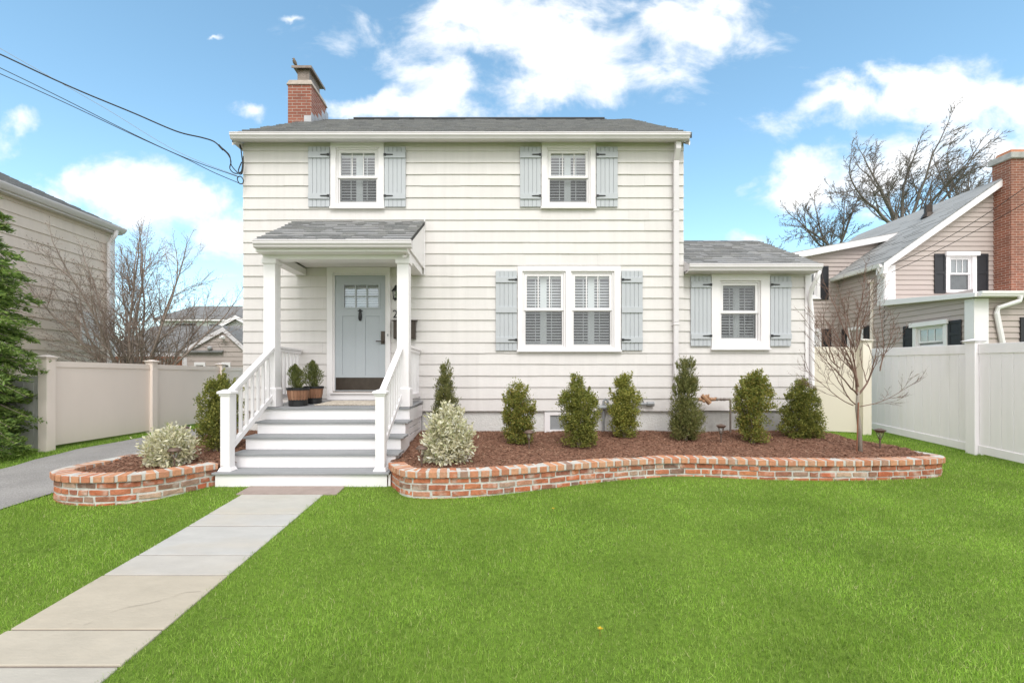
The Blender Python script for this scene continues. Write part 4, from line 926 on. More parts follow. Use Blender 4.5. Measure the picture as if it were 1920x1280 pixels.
# mailbox (mostly behind the right column)
mbx = thing('mailbox', (W8(761), 7.97, Z8(637)), 'dark bronze mailbox on the wall behind the right porch column', 'mailbox')
mb = MB(); a, b = W8(741), W8(781); mb.box(a, b, 7.86, 7.976, Z8(636), Z8(603)); mb.box(a+0.012, b-0.012, 7.852, 7.859, Z8(634), Z8(606)); mb.build('box', M['bronze'], mbx, bevel=0.004)
mb = MB(); mb.hexa([(a-0.025, 7.835, Z8(603.5)), (b+0.025, 7.835, Z8(603.5)), (b+0.025, 7.976, Z8(603)), (a-0.025, 7.976, Z8(603)), (a-0.025, 7.835, Z8(602)), (b+0.025, 7.835, Z8(602)), (b+0.025, 7.976, Z8(599.5)), (a-0.025, 7.976, Z8(599.5))]); mb.build('lid', M['bronze'], mbx, bevel=0.004)
# wall lantern
lx, lz = W8(747), Z8(552)
lt = thing('wall_lantern', (lx, 7.97, lz), 'black iron wall lantern with scrolled bracket beside the door', 'lantern')
mb = MB(); mb.box(lx-0.035, lx+0.035, 7.955, 7.976, lz-0.06, lz+0.06)
mb.tube([(lx, 7.955, lz+0.02), (lx-0.01, 7.90, lz+0.10), (lx, 7.83, lz+0.13), (lx, 7.80, lz+0.10)], 0.008, 6)
mb.tube([(lx-0.02, 7.955, lz-0.02), (lx-0.055, 7.90, lz-0.03), (lx-0.06, 7.87, lz-0.09), (lx-0.03, 7.88, lz-0.135), (lx-0.005, 7.88, lz-0.11)], 0.007, 6)
mb.build('bracket', M['iron'], lt)
mb = MB(); mb.lathe([(0.012, 0.125), (0.022, 0.11), (0.03, 0.085), (0.075, 0.03), (0.08, 0.022)], (lx, 7.80, lz), 8); mb.lathe([(0.03, -0.13), (0.05, -0.115), (0.045, -0.10)], (lx, 7.80, lz), 8)
for k in range(4):
    q = k*math.pi/2+0.78; mb.tube([(lx+0.046*math.cos(q), 7.80+0.046*math.sin(q), lz-0.11), (lx+0.068*math.cos(q), 7.80+0.068*math.sin(q), lz+0.03)], 0.005, 5)
mb.build('lantern_frame', M['iron'], lt)
mb = MB(); mb.lathe([(0.042, -0.10), (0.062, 0.022)], (lx, 7.80, lz), 8, cap=False); mb.build('lantern_glass', M['glass'], lt)

# ------------------------------------------------------------------ pipes on the front
def P8(px, py, dy=0.0): return (XX(px, Y0-dy), Y0-dy, ZZ(py, Y0-dy))
mb = MB()
mb.tube([P8(1132, 818, 0.08), P8(1131.5, 757, 0.08), P8(1132, 751, 0.08), P8(1135, 748, 0.08), P8(1139, 750, 0.08), P8(1140, 757, 0.08)], 0.021, 9)
mb.tube([P8(1120, 763, 0.08), P8(1128, 763, 0.08), P8(1160, 758, 0.06), P8(1215, 757, 0.06)], 0.024, 9); mb.tube([P8(1213, 757, 0.06), P8(1226, 757, 0.06)], 0.040, 8)
mb.tube([P8(1120, 764, 0.1), P8(1140, 764, 0.1)], 0.045, 10); mb.tube([P8(1206, 757, 0.06), P8(1206, 751, 0.06)], 0.016, 8); mb.tube([P8(1196, 757, 0.06), P8(1200, 757, 0.06)], 0.032, 8)
tag(mb.build('gas_pipe', M['pipe'], origin=P8(1132, 808, 0.05)), 'grey gas standpipe with capped arm between two boxwoods', 'pipe')
vp = thing('backflow_valve', P8(1370, 808, 0.12), 'brass water valve on a bent pipe against the siding', 'valve')
d = 0.14
mb = MB(); mb.tube([P8(1300, 748.5, d), P8(1368, 748.5, d), P8(1369.5, 750, d), P8(1369.5, 815, d)], 0.017, 8)
for px in (1344, 1352, 1358): mb.tube([P8(px-2, 748.5, d), P8(px+2, 748.5, d)], 0.026, 8)
mb.build('pipe', M['pipe_brown'], vp)
mb = MB(); mb.tube([P8(1309, 748.5, d), P8(1318, 748.5, d), P8(1324, 744, d), P8(1331, 748.5, d), P8(1341, 748.5, d)], [0.030, 0.036, 0.048, 0.036, 0.026], 9)
mb.tube([P8(1316, 741, d+0.02), P8(1331, 756, d+0.04)], [0.035, 0.042], 9); mb.tube([P8(1318, 753, d+0.02), P8(1327, 741, d+0.02)], [0.034, 0.03], 9)
mb.tube([P8(1318, 741, d), P8(1318, 738.5, d)], 0.014, 6); mb.tube([P8(1328, 742, d), P8(1329, 739, d)], 0.014, 6); mb.tube([P8(1342, 748, d), P8(1342, 744.5, d)], 0.02, 6)
mb.build('valve_body', M['copper'], vp)

# ------------------------------------------------------------------ bird
b = MB(); bx_, by_, bz_ = -4.83+0.035, 10.42, 8.585
b.tube([(bx_+0.055, by_, bz_+0.035), (bx_+0.03, by_, bz_+0.06), (bx_+0.005, by_, bz_+0.10), (bx_-0.012, by_, bz_+0.145), (bx_-0.014, by_, bz_+0.17), (bx_-0.022, by_, bz_+0.192), (bx_-0.026, by_, bz_+0.205)], [0.012, 0.03, 0.045, 0.038, 0.024, 0.026, 0.010], 10)
bo = b.build('bird', M['bird'], smooth_=True, origin=(bx_, by_, bz_)); tag(bo, 'small brown bird perched on the chimney hood', 'bird')
b = MB(); b.tube([(bx_-0.04, by_, bz_+0.193), (bx_-0.064, by_, bz_+0.189)], [0.008, 0.002], 6); b.build('beak', M['iron'], bo)
b = MB(); b.tube([(bx_+0.045, by_, bz_+0.05), (bx_+0.085, by_, bz_-0.005)], [0.016, 0.006], 6); b.build('tail', M['bird'], bo)
b = MB()
for s_ in (-0.012, 0.014): b.tube([(bx_+0.01+s_, by_+s_, bz_+0.065), (bx_+0.008+s_, by_+s_, bz_)], 0.004, 5)
b.build('leg', M['iron'], bo)

# ------------------------------------------------------------------ fences
def fence_post(px_, py_, z0, z1, w, mat, parent):
    mb = MB(); h = w/2; mb.box(px_-h, px_+h, py_-h, py_+h, z0, z1-0.06); p = mb.build('post', M[mat], parent, bevel=0.004)
    mb = MB(); mb.box(px_-h-0.02, px_+h+0.02, py_-h-0.02, py_+h+0.02, z1-0.059, z1-0.035)
    mb.hexa([(px_+a*(h+0.045), py_+b_*(h+0.045), z1-0.034) for a, b_ in ((-1, -1), (1, -1), (1, 1), (-1, 1))]+[(px_+a*0.025, py_+b_*0.025, z1) for a, b_ in ((-1, -1), (1, -1), (1, 1), (-1, 1))])
    mb.build('post_cap', M[mat], p, bevel=0.004)
def fence_panel(a, b, zb, zt, mat, parent, bw=0.15, toprail=0.14, botrail=0.14, gap=0.003, th=0.022, railth=0.05):
    """a, b: (x,y) ends; zb, zt pairs of heights"""
    a, b = Vector((*a, 0)), Vector((*b, 0)); L = (b-a).length; d = (b-a)/L; nrm = Vector((-d.y, d.x, 0))
    n = max(1, round(L/bw)); mb = MB()
    def quadbox(t0, t1, zb0, zb1, zt0, zt1, h):
        p = [a+d*t0-nrm*h, a+d*t1-nrm*h, a+d*t1+nrm*h, a+d*t0+nrm*h]
        mb.hexa([(*p[0].xy, zb0), (*p[1].xy, zb1), (*p[2].xy, zb1), (*p[3].xy, zb0), (*p[0].xy, zt0), (*p[1].xy, zt1), (*p[2].xy, zt1), (*p[3].xy, zt0)])
    for k in range(n):
        t0, t1 = L*k/n+gap/2, L*(k+1)/n-gap/2; f = lambda z, t: z[0]+(z[1]-z[0])*t/L
        quadbox(t0, t1, f(zb, t0)+0.02, f(zb, t1)+0.02, f(zt, t0)-0.02, f(zt, t1)-0.02, th/2+(0.0006 if k % 2 else 0))
    pn = mb.build('panel', M[mat], parent, bevel=0.004)
    mb = MB(); quadbox(0, L, zt[0]-toprail, zt[1]-toprail, zt[0], zt[1], railth/2); mb.build('rail', M[mat], pn, bevel=0.004)
    if botrail:
        mb = MB(); quadbox(0, L, zb[0], zb[1], zb[0]+botrail, zb[1]+botrail, railth/2); mb.build('rail', M[mat], pn, bevel=0.004)
# left beige fence along the driveway
FX = -7.62
fl = thing('vinyl_fence', (FX, 9, 0.17), 'plain beige vinyl fence along the left side of the driveway', 'fence')
pys = [7.52, 9.78, 12.2, 14.6]
for y in pys: fence_post(FX, y, 0.02, 1.755, 0.15, 'fence_beige', fl)
for k in range(3): fence_panel((FX, pys[k]+0.08), (FX, pys[k+1]-0.08), (0.2, 0.2), (1.655, 1.655), 'fence_beige', fl, bw=4, gap=0.0, botrail=0, toprail=0.10)
fr_ = thing('board_fence', (-9.3, 7.55, 0.17), 'grey white vertical board fence behind the evergreen at far left', 'fence')
fence_panel((-11.2, 7.56), (FX-0.085, 7.56), (0.16, 0.16), (1.40, 1.40), 'fence_grey', fr_, bw=0.17, gap=0.006, botrail=0, toprail=0.09)
# right white fence
FX2 = 7.74
fw = thing('vinyl_fence', (FX2, 7.3, 0.13), 'tall white vinyl board fence on the right lawn edge', 'fence')
zt = lambda y: 1.905+0.024*(y-6.6)
for y in (4.88, 7.32): fence_post(FX2, y, gz(FX2, y)-0.1, zt(y)+0.085, 0.15, 'fence_white', fw)
for ya, yb in ((2.5, 4.80), (4.96, 7.24), (7.40, 9.35)): fence_panel((FX2, ya), (FX2, yb), (gz(FX2, ya)+0.03, gz(FX2, yb)+0.03), (zt(ya), zt(yb)), 'fence_white', fw, toprail=0.155, botrail=0.13, bw=0.165, gap=0.006)
fc = thing('vinyl_fence', (7.2, 8.95, 0.25), 'cream vinyl fence panel between the house wing and the white fence', 'fence')
fence_post(7.23, 8.92, 0.1, 2.14, 0.17, 'fence_cream', fc)
fence_panel((5.60, 9.58), (7.15, 9.0), (0.27, 0.25), (2.04, 1.98), 'fence_cream', fc, bw=4, gap=0.0, botrail=0.0, toprail=0.13)

# ------------------------------------------------------------------ wires
def wire(pts, r, label, mat='wire', group='overhead wires to the house corner', sag=0.0, n=24):
    mb = MB(); q = []
    a, b = Vector(pts[0]), Vector(pts[-1])
    if len(pts) == 2:
        for k in range(n+1):
            t = k/n; p = a.lerp(b, t); p.z -= sag*4*t*(1-t); q.append(p)
    else: q = [Vector((p.x, p.y, 0)) if False else p for p in spline3(pts)]
    mb.tube(q, r, 6); return tag(mb.build('overhead_wire', M[mat], origin=tuple(b)), label, 'wire', group)
def spline3(pts, n=8):
    P_ = [Vector(p) for p in pts]; P_ = [2*P_[0]-P_[1]]+P_+[2*P_[-1]-P_[-2]]; out = []
    for i in range(1, len(P_)-2):
        a, b, c, d = P_[i-1:i+3]
        for k in range(n):
            t = k/n; out.append(0.5*((2*b)+(c-a)*t+(2*a-5*b+4*c-d)*t*t+(3*b-a-3*c+d)*t**3))
    out.append(P_[-2]); return out
YA, YB = 6.9, 7.9
def wp(px, py): t = (px+210)/665.0; return tuple(PP(px, py, YA+(YB-YA)*t))
wire([wp(-200, 20), wp(-100, 58), wp(0, 102), wp(90, 144), wp(160, 175), wp(250, 212), wp(330, 246), wp(378, 258), wp(400, 265), wp(414, 276)], 0.011, 'thick twisted dark service cable, uppermost of the wires on the left')
wire([wp(-200, -24), wp(0, 91), wp(88, 141), wp(200, 205), wp(330, 283), wp(445, 330)], 0.0035, 'thin pale wire crossing under the thick service cable', 'wire_pale')
wire([wp(-200, 34), wp(0, 127.5), wp(120, 186), wp(255, 254), wp(350, 297), wp(445, 331)], 0.006, 'upper of two parallel black wires at the house corner')
wire([wp(-200, 52), wp(0, 138.5), wp(120, 192), wp(255, 255.5), wp(345, 296), wp(400, 323), wp(452, 345)], 0.006, 'lower of two parallel black wires at the house corner')
mb = MB()
for pts in ([wp(412, 274), wp(424, 284), wp(431, 293), wp(434, 310), wp(446, 324), wp(453, 326), wp(456, 312), wp(456, 293)], [wp(412, 276), wp(426, 288), wp(433, 302), wp(431, 316), wp(440, 325), wp(452, 322), wp(455, 305)], [wp(451, 274), wp(453, 290), wp(455, 310), wp(452, 324), wp(447, 320), wp(453, 304)], [wp(445, 332), wp(451, 331), wp(456, 337), wp(455, 344), wp(449, 344), wp(445, 336), wp(447, 331)]):
    mb.tube(spline3(pts), 0.009, 6)
mb.tube([wp(410, 272), wp(418, 281)], 0.018, 6); mb.tube([wp(450, 272), wp(452, 280)], 0.016, 6)
tag(mb.build('service_drop', M['wire'], origin=wp(452, 320)), 'black cable loops hanging at the left corner under the eave', 'cable')
# ------------------------------------------------------------------ left neighbour (beige shingles, wall faces the driveway)
LX, LY = -11.0, 12.7
ln = thing('neighbour_house', (LX, 9, 0.15), 'beige shingled two storey house with white gutter at the far left', 'house')
Tl = wall_T('faces+x', LX)
ez = 5.58
mb = MB(Tl); siding(mb, courses(0.0, ez, 0.255), 2.0, LY, (), lap=0.02, w=(0.5, 1.2)); mb.T = None; mb.mi = 1
mb.box(-18, LX-0.02, 2.0, LY-0.02, -0.2, ez-0.02); mb.prism([(LX-0.02, LY-0.05, ez-0.02), (-18, LY-0.05, ez-0.02), (-14.5, LY-0.05, ez+1.65)], (0, 0.04, 0)); mb.build('wall', [M['tan2'], M['tan2']], ln)
mb = MB(); ls = Vector((-3.5, 0, 1.68)); ll = ls.length; ls.normalize()
mb.prism([(LX+0.22, 1.9, ez+0.01), (-14.5, 1.9, ez+1.70), (-18.2, 1.9, ez), (-18.2, 1.9, ez-0.06), (-14.5, 1.9, ez+1.62), (LX+0.22, 1.9, ez-0.06)], (0, LY-1.75, 0)); mb.mi = 1
shingles(mb, (LX+0.22, 1.9, ez+0.015), (0, 1, 0), Vector((-3.72, 0, 1.69)).normalized(), LY-1.75, 4.08, w=(0.2, 0.5)); mb.build('roof', [M['roof_base'], M['roof']], ln)
mb = MB(); prof = [(0.20, ez-0.13), (0.20, ez+0.0), (0.33, ez+0.0), (0.33, ez-0.02), (0.31, ez-0.06), (0.27, ez-0.11), (0.25, ez-0.13)]
mb.prism([(LX+a, 2.0, z) for a, z in prof], (0, LY-1.9, 0)); mb.build('gutter', M['gutter'], ln)
mb = MB(); mb.box(LX-0.01, LX+0.199, 2.0, LY+0.1, ez-0.17, ez-0.13); mb.build('soffit', M['gutter'], ln)
mb = MB(); mb.box(LX-0.05, LX+0.045, LY-0.10, LY+0.02, 0.0, ez-0.18); mb.build('corner_board', M['trim'], ln)
mb = MB(); mb.tube([(LX+0.24, LY-0.16, ez-0.12), (LX+0.23, LY-0.18, ez-0.25), (LX+0.09, LY-0.22, ez-0.5), (LX+0.08, LY-0.22, 0.2)], 0.05, 8); mb.build('downspout', M['trim'], ln)
# little window and vent near its rear corner
mb = MB(); mb.box(LX-0.02, LX+0.06, 11.7, 12.25, 2.2, 3.1); mb.build('window', M['trim'], ln)

# ------------------------------------------------------------------ garage behind the left fence
GY = 19.0
ga = thing('garage', (-12, GY, 0.2), 'low tan garage with white trimmed gable behind the left fence', 'garage')
Tg = wall_T('front', GY)
gx0, gx1, gap_ = XX(346, GY), XX(478, GY), XX(420, GY)
zE = ZZ(664, GY); zP = ZZ(623, GY)
lo = lambda z: gx0 if z <= zE else gx0+(z-zE)*(gap_-gx0)/(zP-zE)
hi = lambda z: gx1 if z <= zE-0.2 else gx1-(z-zE+0.2)*(gx1-gap_)/(zP-zE+0.2)
mb = MB(Tg); siding(mb, courses(0, zP, 0.2), lo, hi, (), lap=0.02, w=(3, 5)); mb.T = None; mb.mi = 1
mb.box(gx0+0.02, gx1-0.02, GY+0.03, GY+6, 0, zE-0.25); mb.box(XX(190, GY), gx0, GY+0.9, GY+6, 0, zE-0.05)
mb.build('wall', [M['tan'], M['tan']], ga)
mb = MB(); w_ = 0.17
mb.prism([(gx0-0.25, GY-0.1, zE-0.14), (gap_, GY-0.1, zP+0.02), (gap_, GY-0.1, zP+0.22), (gx0-0.25, GY-0.1, zE+0.06)], (0, 0.08, 0)); mb.prism([(gx1+0.15, GY-0.1, zE-0.38), (gap_, GY-0.1, zP+0.02), (gap_, GY-0.1, zP+0.22), (gx1+0.15, GY-0.1, zE-0.18)], (0, 0.08, 0))
mb.box(XX(190, GY), gx0-0.26, GY-0.15, GY-0.02, zE-0.12, zE+0.06)
mb.build('fascia', M['gutter'], ga)
mb = MB(); zr = ZZ(613, GY+3.2)
mb.prism([(gx0-0.25, GY-0.08, zE+0.061), (gap_, GY-0.08, zP+0.221), (gap_, GY+4.5, zP+0.221), (gx0-0.25, GY+4.5, zE+0.061)], (0, 0, 0.05)); mb.prism([(gx1+0.15, GY-0.08, zE-0.179), (gap_, GY-0.08, zP+0.221), (gap_, GY+4.5, zP+0.221), (gx1+0.15, GY+4.5, zE-0.179)], (0, 0, 0.05))
mb.prism([(XX(185, GY), GY-0.14, zE+0.062), (gap_, GY-0.14, zE+0.062), (gap_, GY+3.2, zr), (XX(185, GY), GY+3.2, zr)], (0, 0, 0.06)); mb.build('roof', M['roof_far'], ga)
mb = MB(); mb.box(gx0-0.02, gx0+0.12, GY-0.03, GY+0.05, 0, zE-0.15); mb.box(XX(190, GY), gx0-0.02, GY+0.05, GY+0.15, zE-0.5, zE-0.1); mb.build('trim', M['gutter'], ga)
for a, b_ in ((365.5, 386), (417, 433)):
    mb = MB(); xa, xb = XX(a, GY), XX(b_, GY); mb.plate(xa, xb, ZZ(700, GY), ZZ(679, GY), GY-0.06, GY+0.02, [(xa+0.07, xb-0.07, ZZ(699, GY), ZZ(684.5, GY))]); wn = mb.build('window', M['trim'], ga)
    mb = MB()
    for k in range(3): ww = (xb-xa-0.14)/3; mb.box(xa+0.07+ww*k+0.015, xa+0.07+ww*(k+1)-0.015, GY-0.03, GY-0.02, ZZ(699, GY), ZZ(686, GY))
    mb.build('pane', M['black_shutter'], wn)
mb = MB(); mb.box(XX(418, GY), XX(422, GY), GY-0.25, GY-0.05, ZZ(635, GY), ZZ(631.5, GY)); mb.tube([(XX(422, GY), GY-0.2, ZZ(632, GY)), (XX(428, GY), GY-0.3, ZZ(634, GY))], 0.06, 8); mb.build('floodlight', M['trim'], ga)
mb = MB(); mb.lathe([(0.02, -0.12), (0.09, -0.05), (0.09, 0.02), (0.03, 0.08)], (XX(396, GY), GY-0.1, ZZ(652, GY)), 10); mb.build('lamp', M['lead'], ga)
lat = thing('wood_lattice', (XX(275, 18), 18, 0.2), 'red brown slatted wood screen above the left fence', 'screen')
mb = MB(); LYY = 18.0
mb.box(XX(200, LYY), XX(338, LYY), LYY, LYY+0.06, ZZ(672, LYY), ZZ(668, LYY)); mb.box(XX(200, LYY), XX(338, LYY), LYY, LYY+0.06, ZZ(700, LYY), ZZ(688, LYY))
px = 203
while px < 337: mb.box(XX(px, LYY), XX(px+4.2, LYY), LYY+0.01, LYY+0.04, ZZ(688, LYY), ZZ(672, LYY)); px += 7.0
mb.box(XX(200, LYY), XX(203, LYY), LYY-0.02, LYY+0.08, 0.1, ZZ(672, LYY)); mb.box(XX(335, LYY), XX(338.5, LYY), LYY-0.02, LYY+0.08, 0.1, ZZ(668, LYY))
mb.build('slat_panel', M['redwood'], lat)
# white house far behind
WY = 32.0
wh = thing('far_house', (-20, WY, 0.2), 'white house with grey roof far behind the garage', 'house')
mb = MB(wall_T('front', WY)); fx0, fx1 = XX(300, WY), XX(500, WY)
siding(mb, courses(0, ZZ(599, WY), 0.2), fx0, fx1, (), w=(20, 30)); mb.T = None; mb.mi = 1; mb.box(fx0+0.02, fx1, WY+0.05, WY+8, 0, ZZ(600, WY)); mb.mi = 0
cx0, cxp, cx1 = XX(400, WY-3), XX(447, WY-3), XX(497, WY-3); zE2, zP2 = ZZ(622, WY-3), ZZ(598, WY-3)
mb.T = wall_T('front', WY-3)
siding(mb, courses(0, zP2, 0.2), lambda z: cx0 if z < zE2 else cx0+(z-zE2)*(cxp-cx0)/(zP2-zE2), lambda z: cx1 if z < zE2 else cx1-(z-zE2)*(cx1-cxp)/(zP2-zE2), (), w=(20, 30)); mb.T = None; mb.mi = 1
mb.box(cx0+0.02, cx1-0.02, WY-2.95, WY, 0, zE2)
mb.build('wall', [M['farwhite'], M['farwhite']], wh)
mb = MB(); mb.prism([(fx0-0.3, WY-0.3, ZZ(600, WY)), (fx1, WY-0.3, ZZ(600, WY)), (fx1, WY+4, ZZ(576, WY+4)), (fx0-0.3, WY+4, ZZ(576, WY+4))], (0, 0, 0.1))
for a, s_ in ((cx0-0.3, 1), (cx1+0.3, -1)): mb.prism([(a, WY-3.3, zE2-0.05), (cxp, WY-3.3, zP2+0.16), (cxp, WY+1, zP2+0.16), (a, WY+1, zE2-0.05)], (0, 0, 0.1))
mb.build('roof', M['roof_far'], wh)
mb = MB(); mb.prism([(cx0-0.3, WY-3.35, zE2-0.25), (cxp, WY-3.35, zP2-0.05), (cxp, WY-3.35, zP2+0.2), (cx0-0.3, WY-3.35, zE2)], (0, 0.04, 0)); mb.prism([(cx1+0.3, WY-3.35, zE2-0.25), (cxp, WY-3.35, zP2-0.05), (cxp, WY-3.35, zP2+0.2), (cx1+0.3, WY-3.35, zE2)], (0, 0.04, 0)); mb.box(fx0-0.3, fx1, WY-0.35, WY-0.29, ZZ(602.5, WY), ZZ(600, WY)); mb.build('fascia', M['trim'], wh)
for a, b_ in ((330, 341), (343, 354), (356, 367)):
    mb = MB(); mb.box(XX(a, WY), XX(b_, WY), WY-0.06, WY, ZZ(620, WY), ZZ(607, WY)); mb.build('window', M['dark'], wh)
mb = MB(); mb.box(XX(392.5, 27), XX(404.5, 27), 27, 27.5, 0, ZZ(608, 27)); cs_ = mb.build('chimney', M['slate'], None, origin=(XX(398, 27), 27, 0.2)); tag(cs_, 'short dark slate chimney stack left of the white gable', 'chimney')
cs_.parent = wh; cs_.location = Vector((XX(398, 27), 27, 0.2))-wh.location
for k in ('label', 'category'): del cs_[k]

# ------------------------------------------------------------------ right neighbour (tan clapboard)
NX, NY = 12.0, 14.0
rn = thing('neighbour_house', (14, NY, 0.3), 'tan clapboard house with black shutters and a tall brick chimney behind the white fence', 'house')
zE = 5.0; rX, rZ = 15.42, 7.42; pit = (rZ-zE)/(rX-NX)
Tn = wall_T('front', NY); wz = ZZ(549, NY)
ww = dict(c=(XX(1771, NY), XX(1828, NY), ZZ(549, NY), ZZ(475, NY)), o=[(XX(1778, NY), XX(1820, NY), ZZ(547, NY), ZZ(482, NY))], mid=[ZZ(513, NY)])
mb = MB(Tn)
siding(mb, courses(3.2, rZ-0.15, 0.148), lambda z: NX if z < zE else NX+(z-zE)/pit, lambda z: 2*rX-NX if z < zE else 2*rX-NX-(z-zE)/pit, [inset(ww['c'], 0.05)], lap=0.026, w=(2.5, 3.7))
mb.T = wall_T('faces-x', NX); siding(mb, courses(0, zE, 0.148), -16.0, -NY, (), lap=0.026, w=(2.5, 3.7))
mb.T = None; mb.mi = 1; mb.box(NX+0.02, 2*rX-NX, NY+0.35, 19.2, 0, zE-0.02); mb.box(NX+0.02, 2*rX-NX, NY+0.04, NY+0.34, 0, 3.2)
mb.build('wall', [M['tan'], M['tan']], rn)
Rm = MB(); sr_ = Vector((rX-NX+0.25, 0, (rX-NX+0.25)*pit)); 
Rm.prism([(NX-0.25, NY-0.25, zE-0.25*pit+0.05), (rX, NY-0.25, rZ+0.08), (2*rX-NX+0.25, NY-0.25, zE-0.25*pit+0.05), (2*rX-NX+0.25, NY-0.25, zE-0.25*pit-0.03), (rX, NY-0.25, rZ), (NX-0.25, NY-0.25, zE-0.25*pit-0.03)], (0, 5.6, 0)); Rm.mi = 1
# left slope: ux must run so that ux x us points up: ux = -y, us = up-right
shingles(Rm, (NX-0.25, NY+5.35, zE-0.25*pit+0.055), (0, -1, 0), sr_, 5.6, sr_.length, w=(0.3, 0.8), ex=0.16, th=0.003)
rroof = Rm.build('roof', [M['roof_light'], M['roof_light']], rn)
mb = MB(); a, b_ = (NX-0.25, zE-0.25*pit), (rX, rZ)
mb.prism([(a[0], NY-0.27, a[1]-0.17), (b_[0], NY-0.27, b_[1]-0.17), (b_[0], NY-0.27, b_[1]+0.03), (a[0], NY-0.27, a[1]+0.03)], (0, 0.018, 0))
mb.prism([(a[0], NY-0.25, a[1]-0.17), (b_[0], NY-0.25, b_[1]-0.17), (b_[0], NY-0.25, b_[1]-0.04), (a[0], NY-0.25, a[1]-0.04)], (0, 0.25, 0))
mb.box(NX-0.26, NX-0.1, NY-0.24, NY+0.02, 4.55, 4.80)
mb.build('rake_board', M['trim'], rn)
mb = MB(); mb.box(NX-0.03, NX+0.30, NY-0.04, NY-0.02, 3.62, 4.86); mb.box(NX-0.03, NX-0.005, NY-0.019, NY+0.25, 3.62, 4.86); mb.build('corner_board', M['trim'], rn, bevel=0.004)
mb = MB(); mb.prism([(NX-0.25+q[0], NY-0.2, q[1]) for q in ((0, 4.84), (0, 4.74), (-0.08, 4.76), (-0.11, 4.86), (-0.10, 4.86))], (0, 2.2, 0)); mb.tube([(NX-0.30, NY-0.12, 4.76), (NX-0.28, NY-0.1, 4.66), (NX-0.05, NY-0.06, 4.45), (NX-0.04, NY-0.05, 3.8)], 0.045, 8); mb.build('gutter', M['trim'], rn)
mb = MB(); mb.box(NX+0.02-0.07, NX-0.005, NY+0.42, NY+0.50, 0.3, 4.45); mb.box(NX-0.12, NX-0.005, NY+0.38, NY+0.54, 4.40, 4.5); mb.build('service_conduit', M['fence_beige'], rn)
# chimney
mb = MB(); cxa = (1893-PX)*13.54/F; mb.box(cxa, cxa+1.35, 13.5, 14.02, 0, 7.95); cc_ = mb.build('chimney', M['chimney2'], rn)
mb = MB(); mb.box(cxa-0.07, cxa+1.42, 13.43, 14.09, 7.95, 8.13); mb.build('chimney_crown', M['concrete'], cc_, bevel=0.02)
mb = MB(); mb.hexa([(cxa+0.02, 13.5, 8.13), (cxa+0.55, 13.5, 8.13), (cxa+0.55, 14.0, 8.13), (cxa+0.02, 14.0, 8.13), (cxa+0.06, 13.55, 8.26), (cxa+0.5, 13.55, 8.26), (cxa+0.5, 13.95, 8.26), (cxa+0.06, 13.95, 8.26)]); mb.box(cxa+0.75, cxa+1.3, 13.52, 14.0, 8.13, 8.24); mb.build('flue', M['cap_brick'], cc_, bevel=0.02)
# vent pipe on the roof
mb = MB(); vx, vy = 14.5, 15.2; vz = zE+(vx-NX)*pit; mb.tube([(vx, vy, vz-0.1), (vx, vy, vz+0.42)], 0.11, 10); mb.lathe([(0.2, 0.0), (0.12, 0.16)], (vx, vy, vz+0.0), 10); mb.build('vent_pipe', M['bronze'], rroof)
def plain_window(w_, T, shx, name='window', lintel=True):
    win = window(rn, w_, T, bl=False, proj=0.06, sill=True, muntin=2, name=name)
    c = w_['c']
    if lintel:
        mb = MB(T); mb.box(c[0]-0.05, c[1]+0.05, -0.12, -0.0605, c[3]-0.09, c[3]+0.03); mb.build('lintel', M['trim'], win)
    o = w_['o'][0]; mb = MB(T); mb.box(o[0]+0.06, o[1]-0.06, 0.06, 0.09, o[2]+0.08, o[3]-0.06); mb.build('curtain', M['pipe'], win)
    for a, b_ in shx:
        mb = MB(T); n = 1
        mb.plate(a, b_, c[2]-0.02, c[3]-0.02, -0.05, -0.018, [(a+0.05, b_-0.05, c[2]+0.06, (c[2]+c[3])/2-0.04), (a+0.05, b_-0.05, (c[2]+c[3])/2+0.04, c[3]-0.1)]); mb.box(a+0.04, b_-0.04, -0.035, -0.02, c[2]+0.05, c[3]-0.09)
        sm = mb.build('shutter', M['black_shutter'], rn, bevel=0.004)
plain_window(ww, Tn, [(XX(1750, NY), XX(1770.5, NY)), (XX(1828.5, NY), XX(1850.5, NY))])
# sunroom in front of it
SY = 11.35; Ts = wall_T('faces-x', NX-0.02)
sc = dict(c=(-12.98, -11.98, ZZ(655, 12.4), ZZ(604, 12.4)), o=[(-12.88, -12.08, ZZ(650, 12.4), ZZ(611, 12.4))], mid=[ZZ(640, 12.4)])
mb = MB(Ts); siding(mb, courses(0, 3.60, 0.148), -NY+0.03, -SY, [inset(sc['c'], 0.05)], lap=0.026, w=(2, 3)); mb.T = wall_T('front', SY)
siding(mb, courses(0, 3.40, 0.148), NX+0.0, NX+5, (), lap=0.026, w=(2.5, 3.7)); mb.T = None; mb.mi = 1; mb.box(NX+0.32, NX+5, SY+0.06, NY-0.05, 0, 3.35)
mb.build('sunroom_wall', [M['tan'], M['tan']], rn)
plain_window(sc, Ts, [(-13.30, -13.0), (-11.96, -11.62)])
mb = MB(); mb.box(NX-0.05, NX+0.32, SY-0.04, SY-0.016, 0, 3.36); mb.box(NX-0.05, NX-0.036, SY-0.015, SY+0.20, 0, 3.36); mb.build('corner_board', M['trim'], rn, bevel=0.004)
mb = MB()
mb.hexa([(NX-0.22, SY-0.22, 3.37), (NX+5, SY-0.22, 3.37), (NX+5, NY-0.06, 3.58), (NX-0.22, NY-0.06, 3.58), (NX-0.22, SY-0.22, 3.48), (NX+5, SY-0.22, 3.48), (NX+5, NY-0.06, 3.76), (NX-0.22, NY-0.06, 3.76)])
mb.build('sunroom_roof', M['trim'], rn, bevel=0.006)
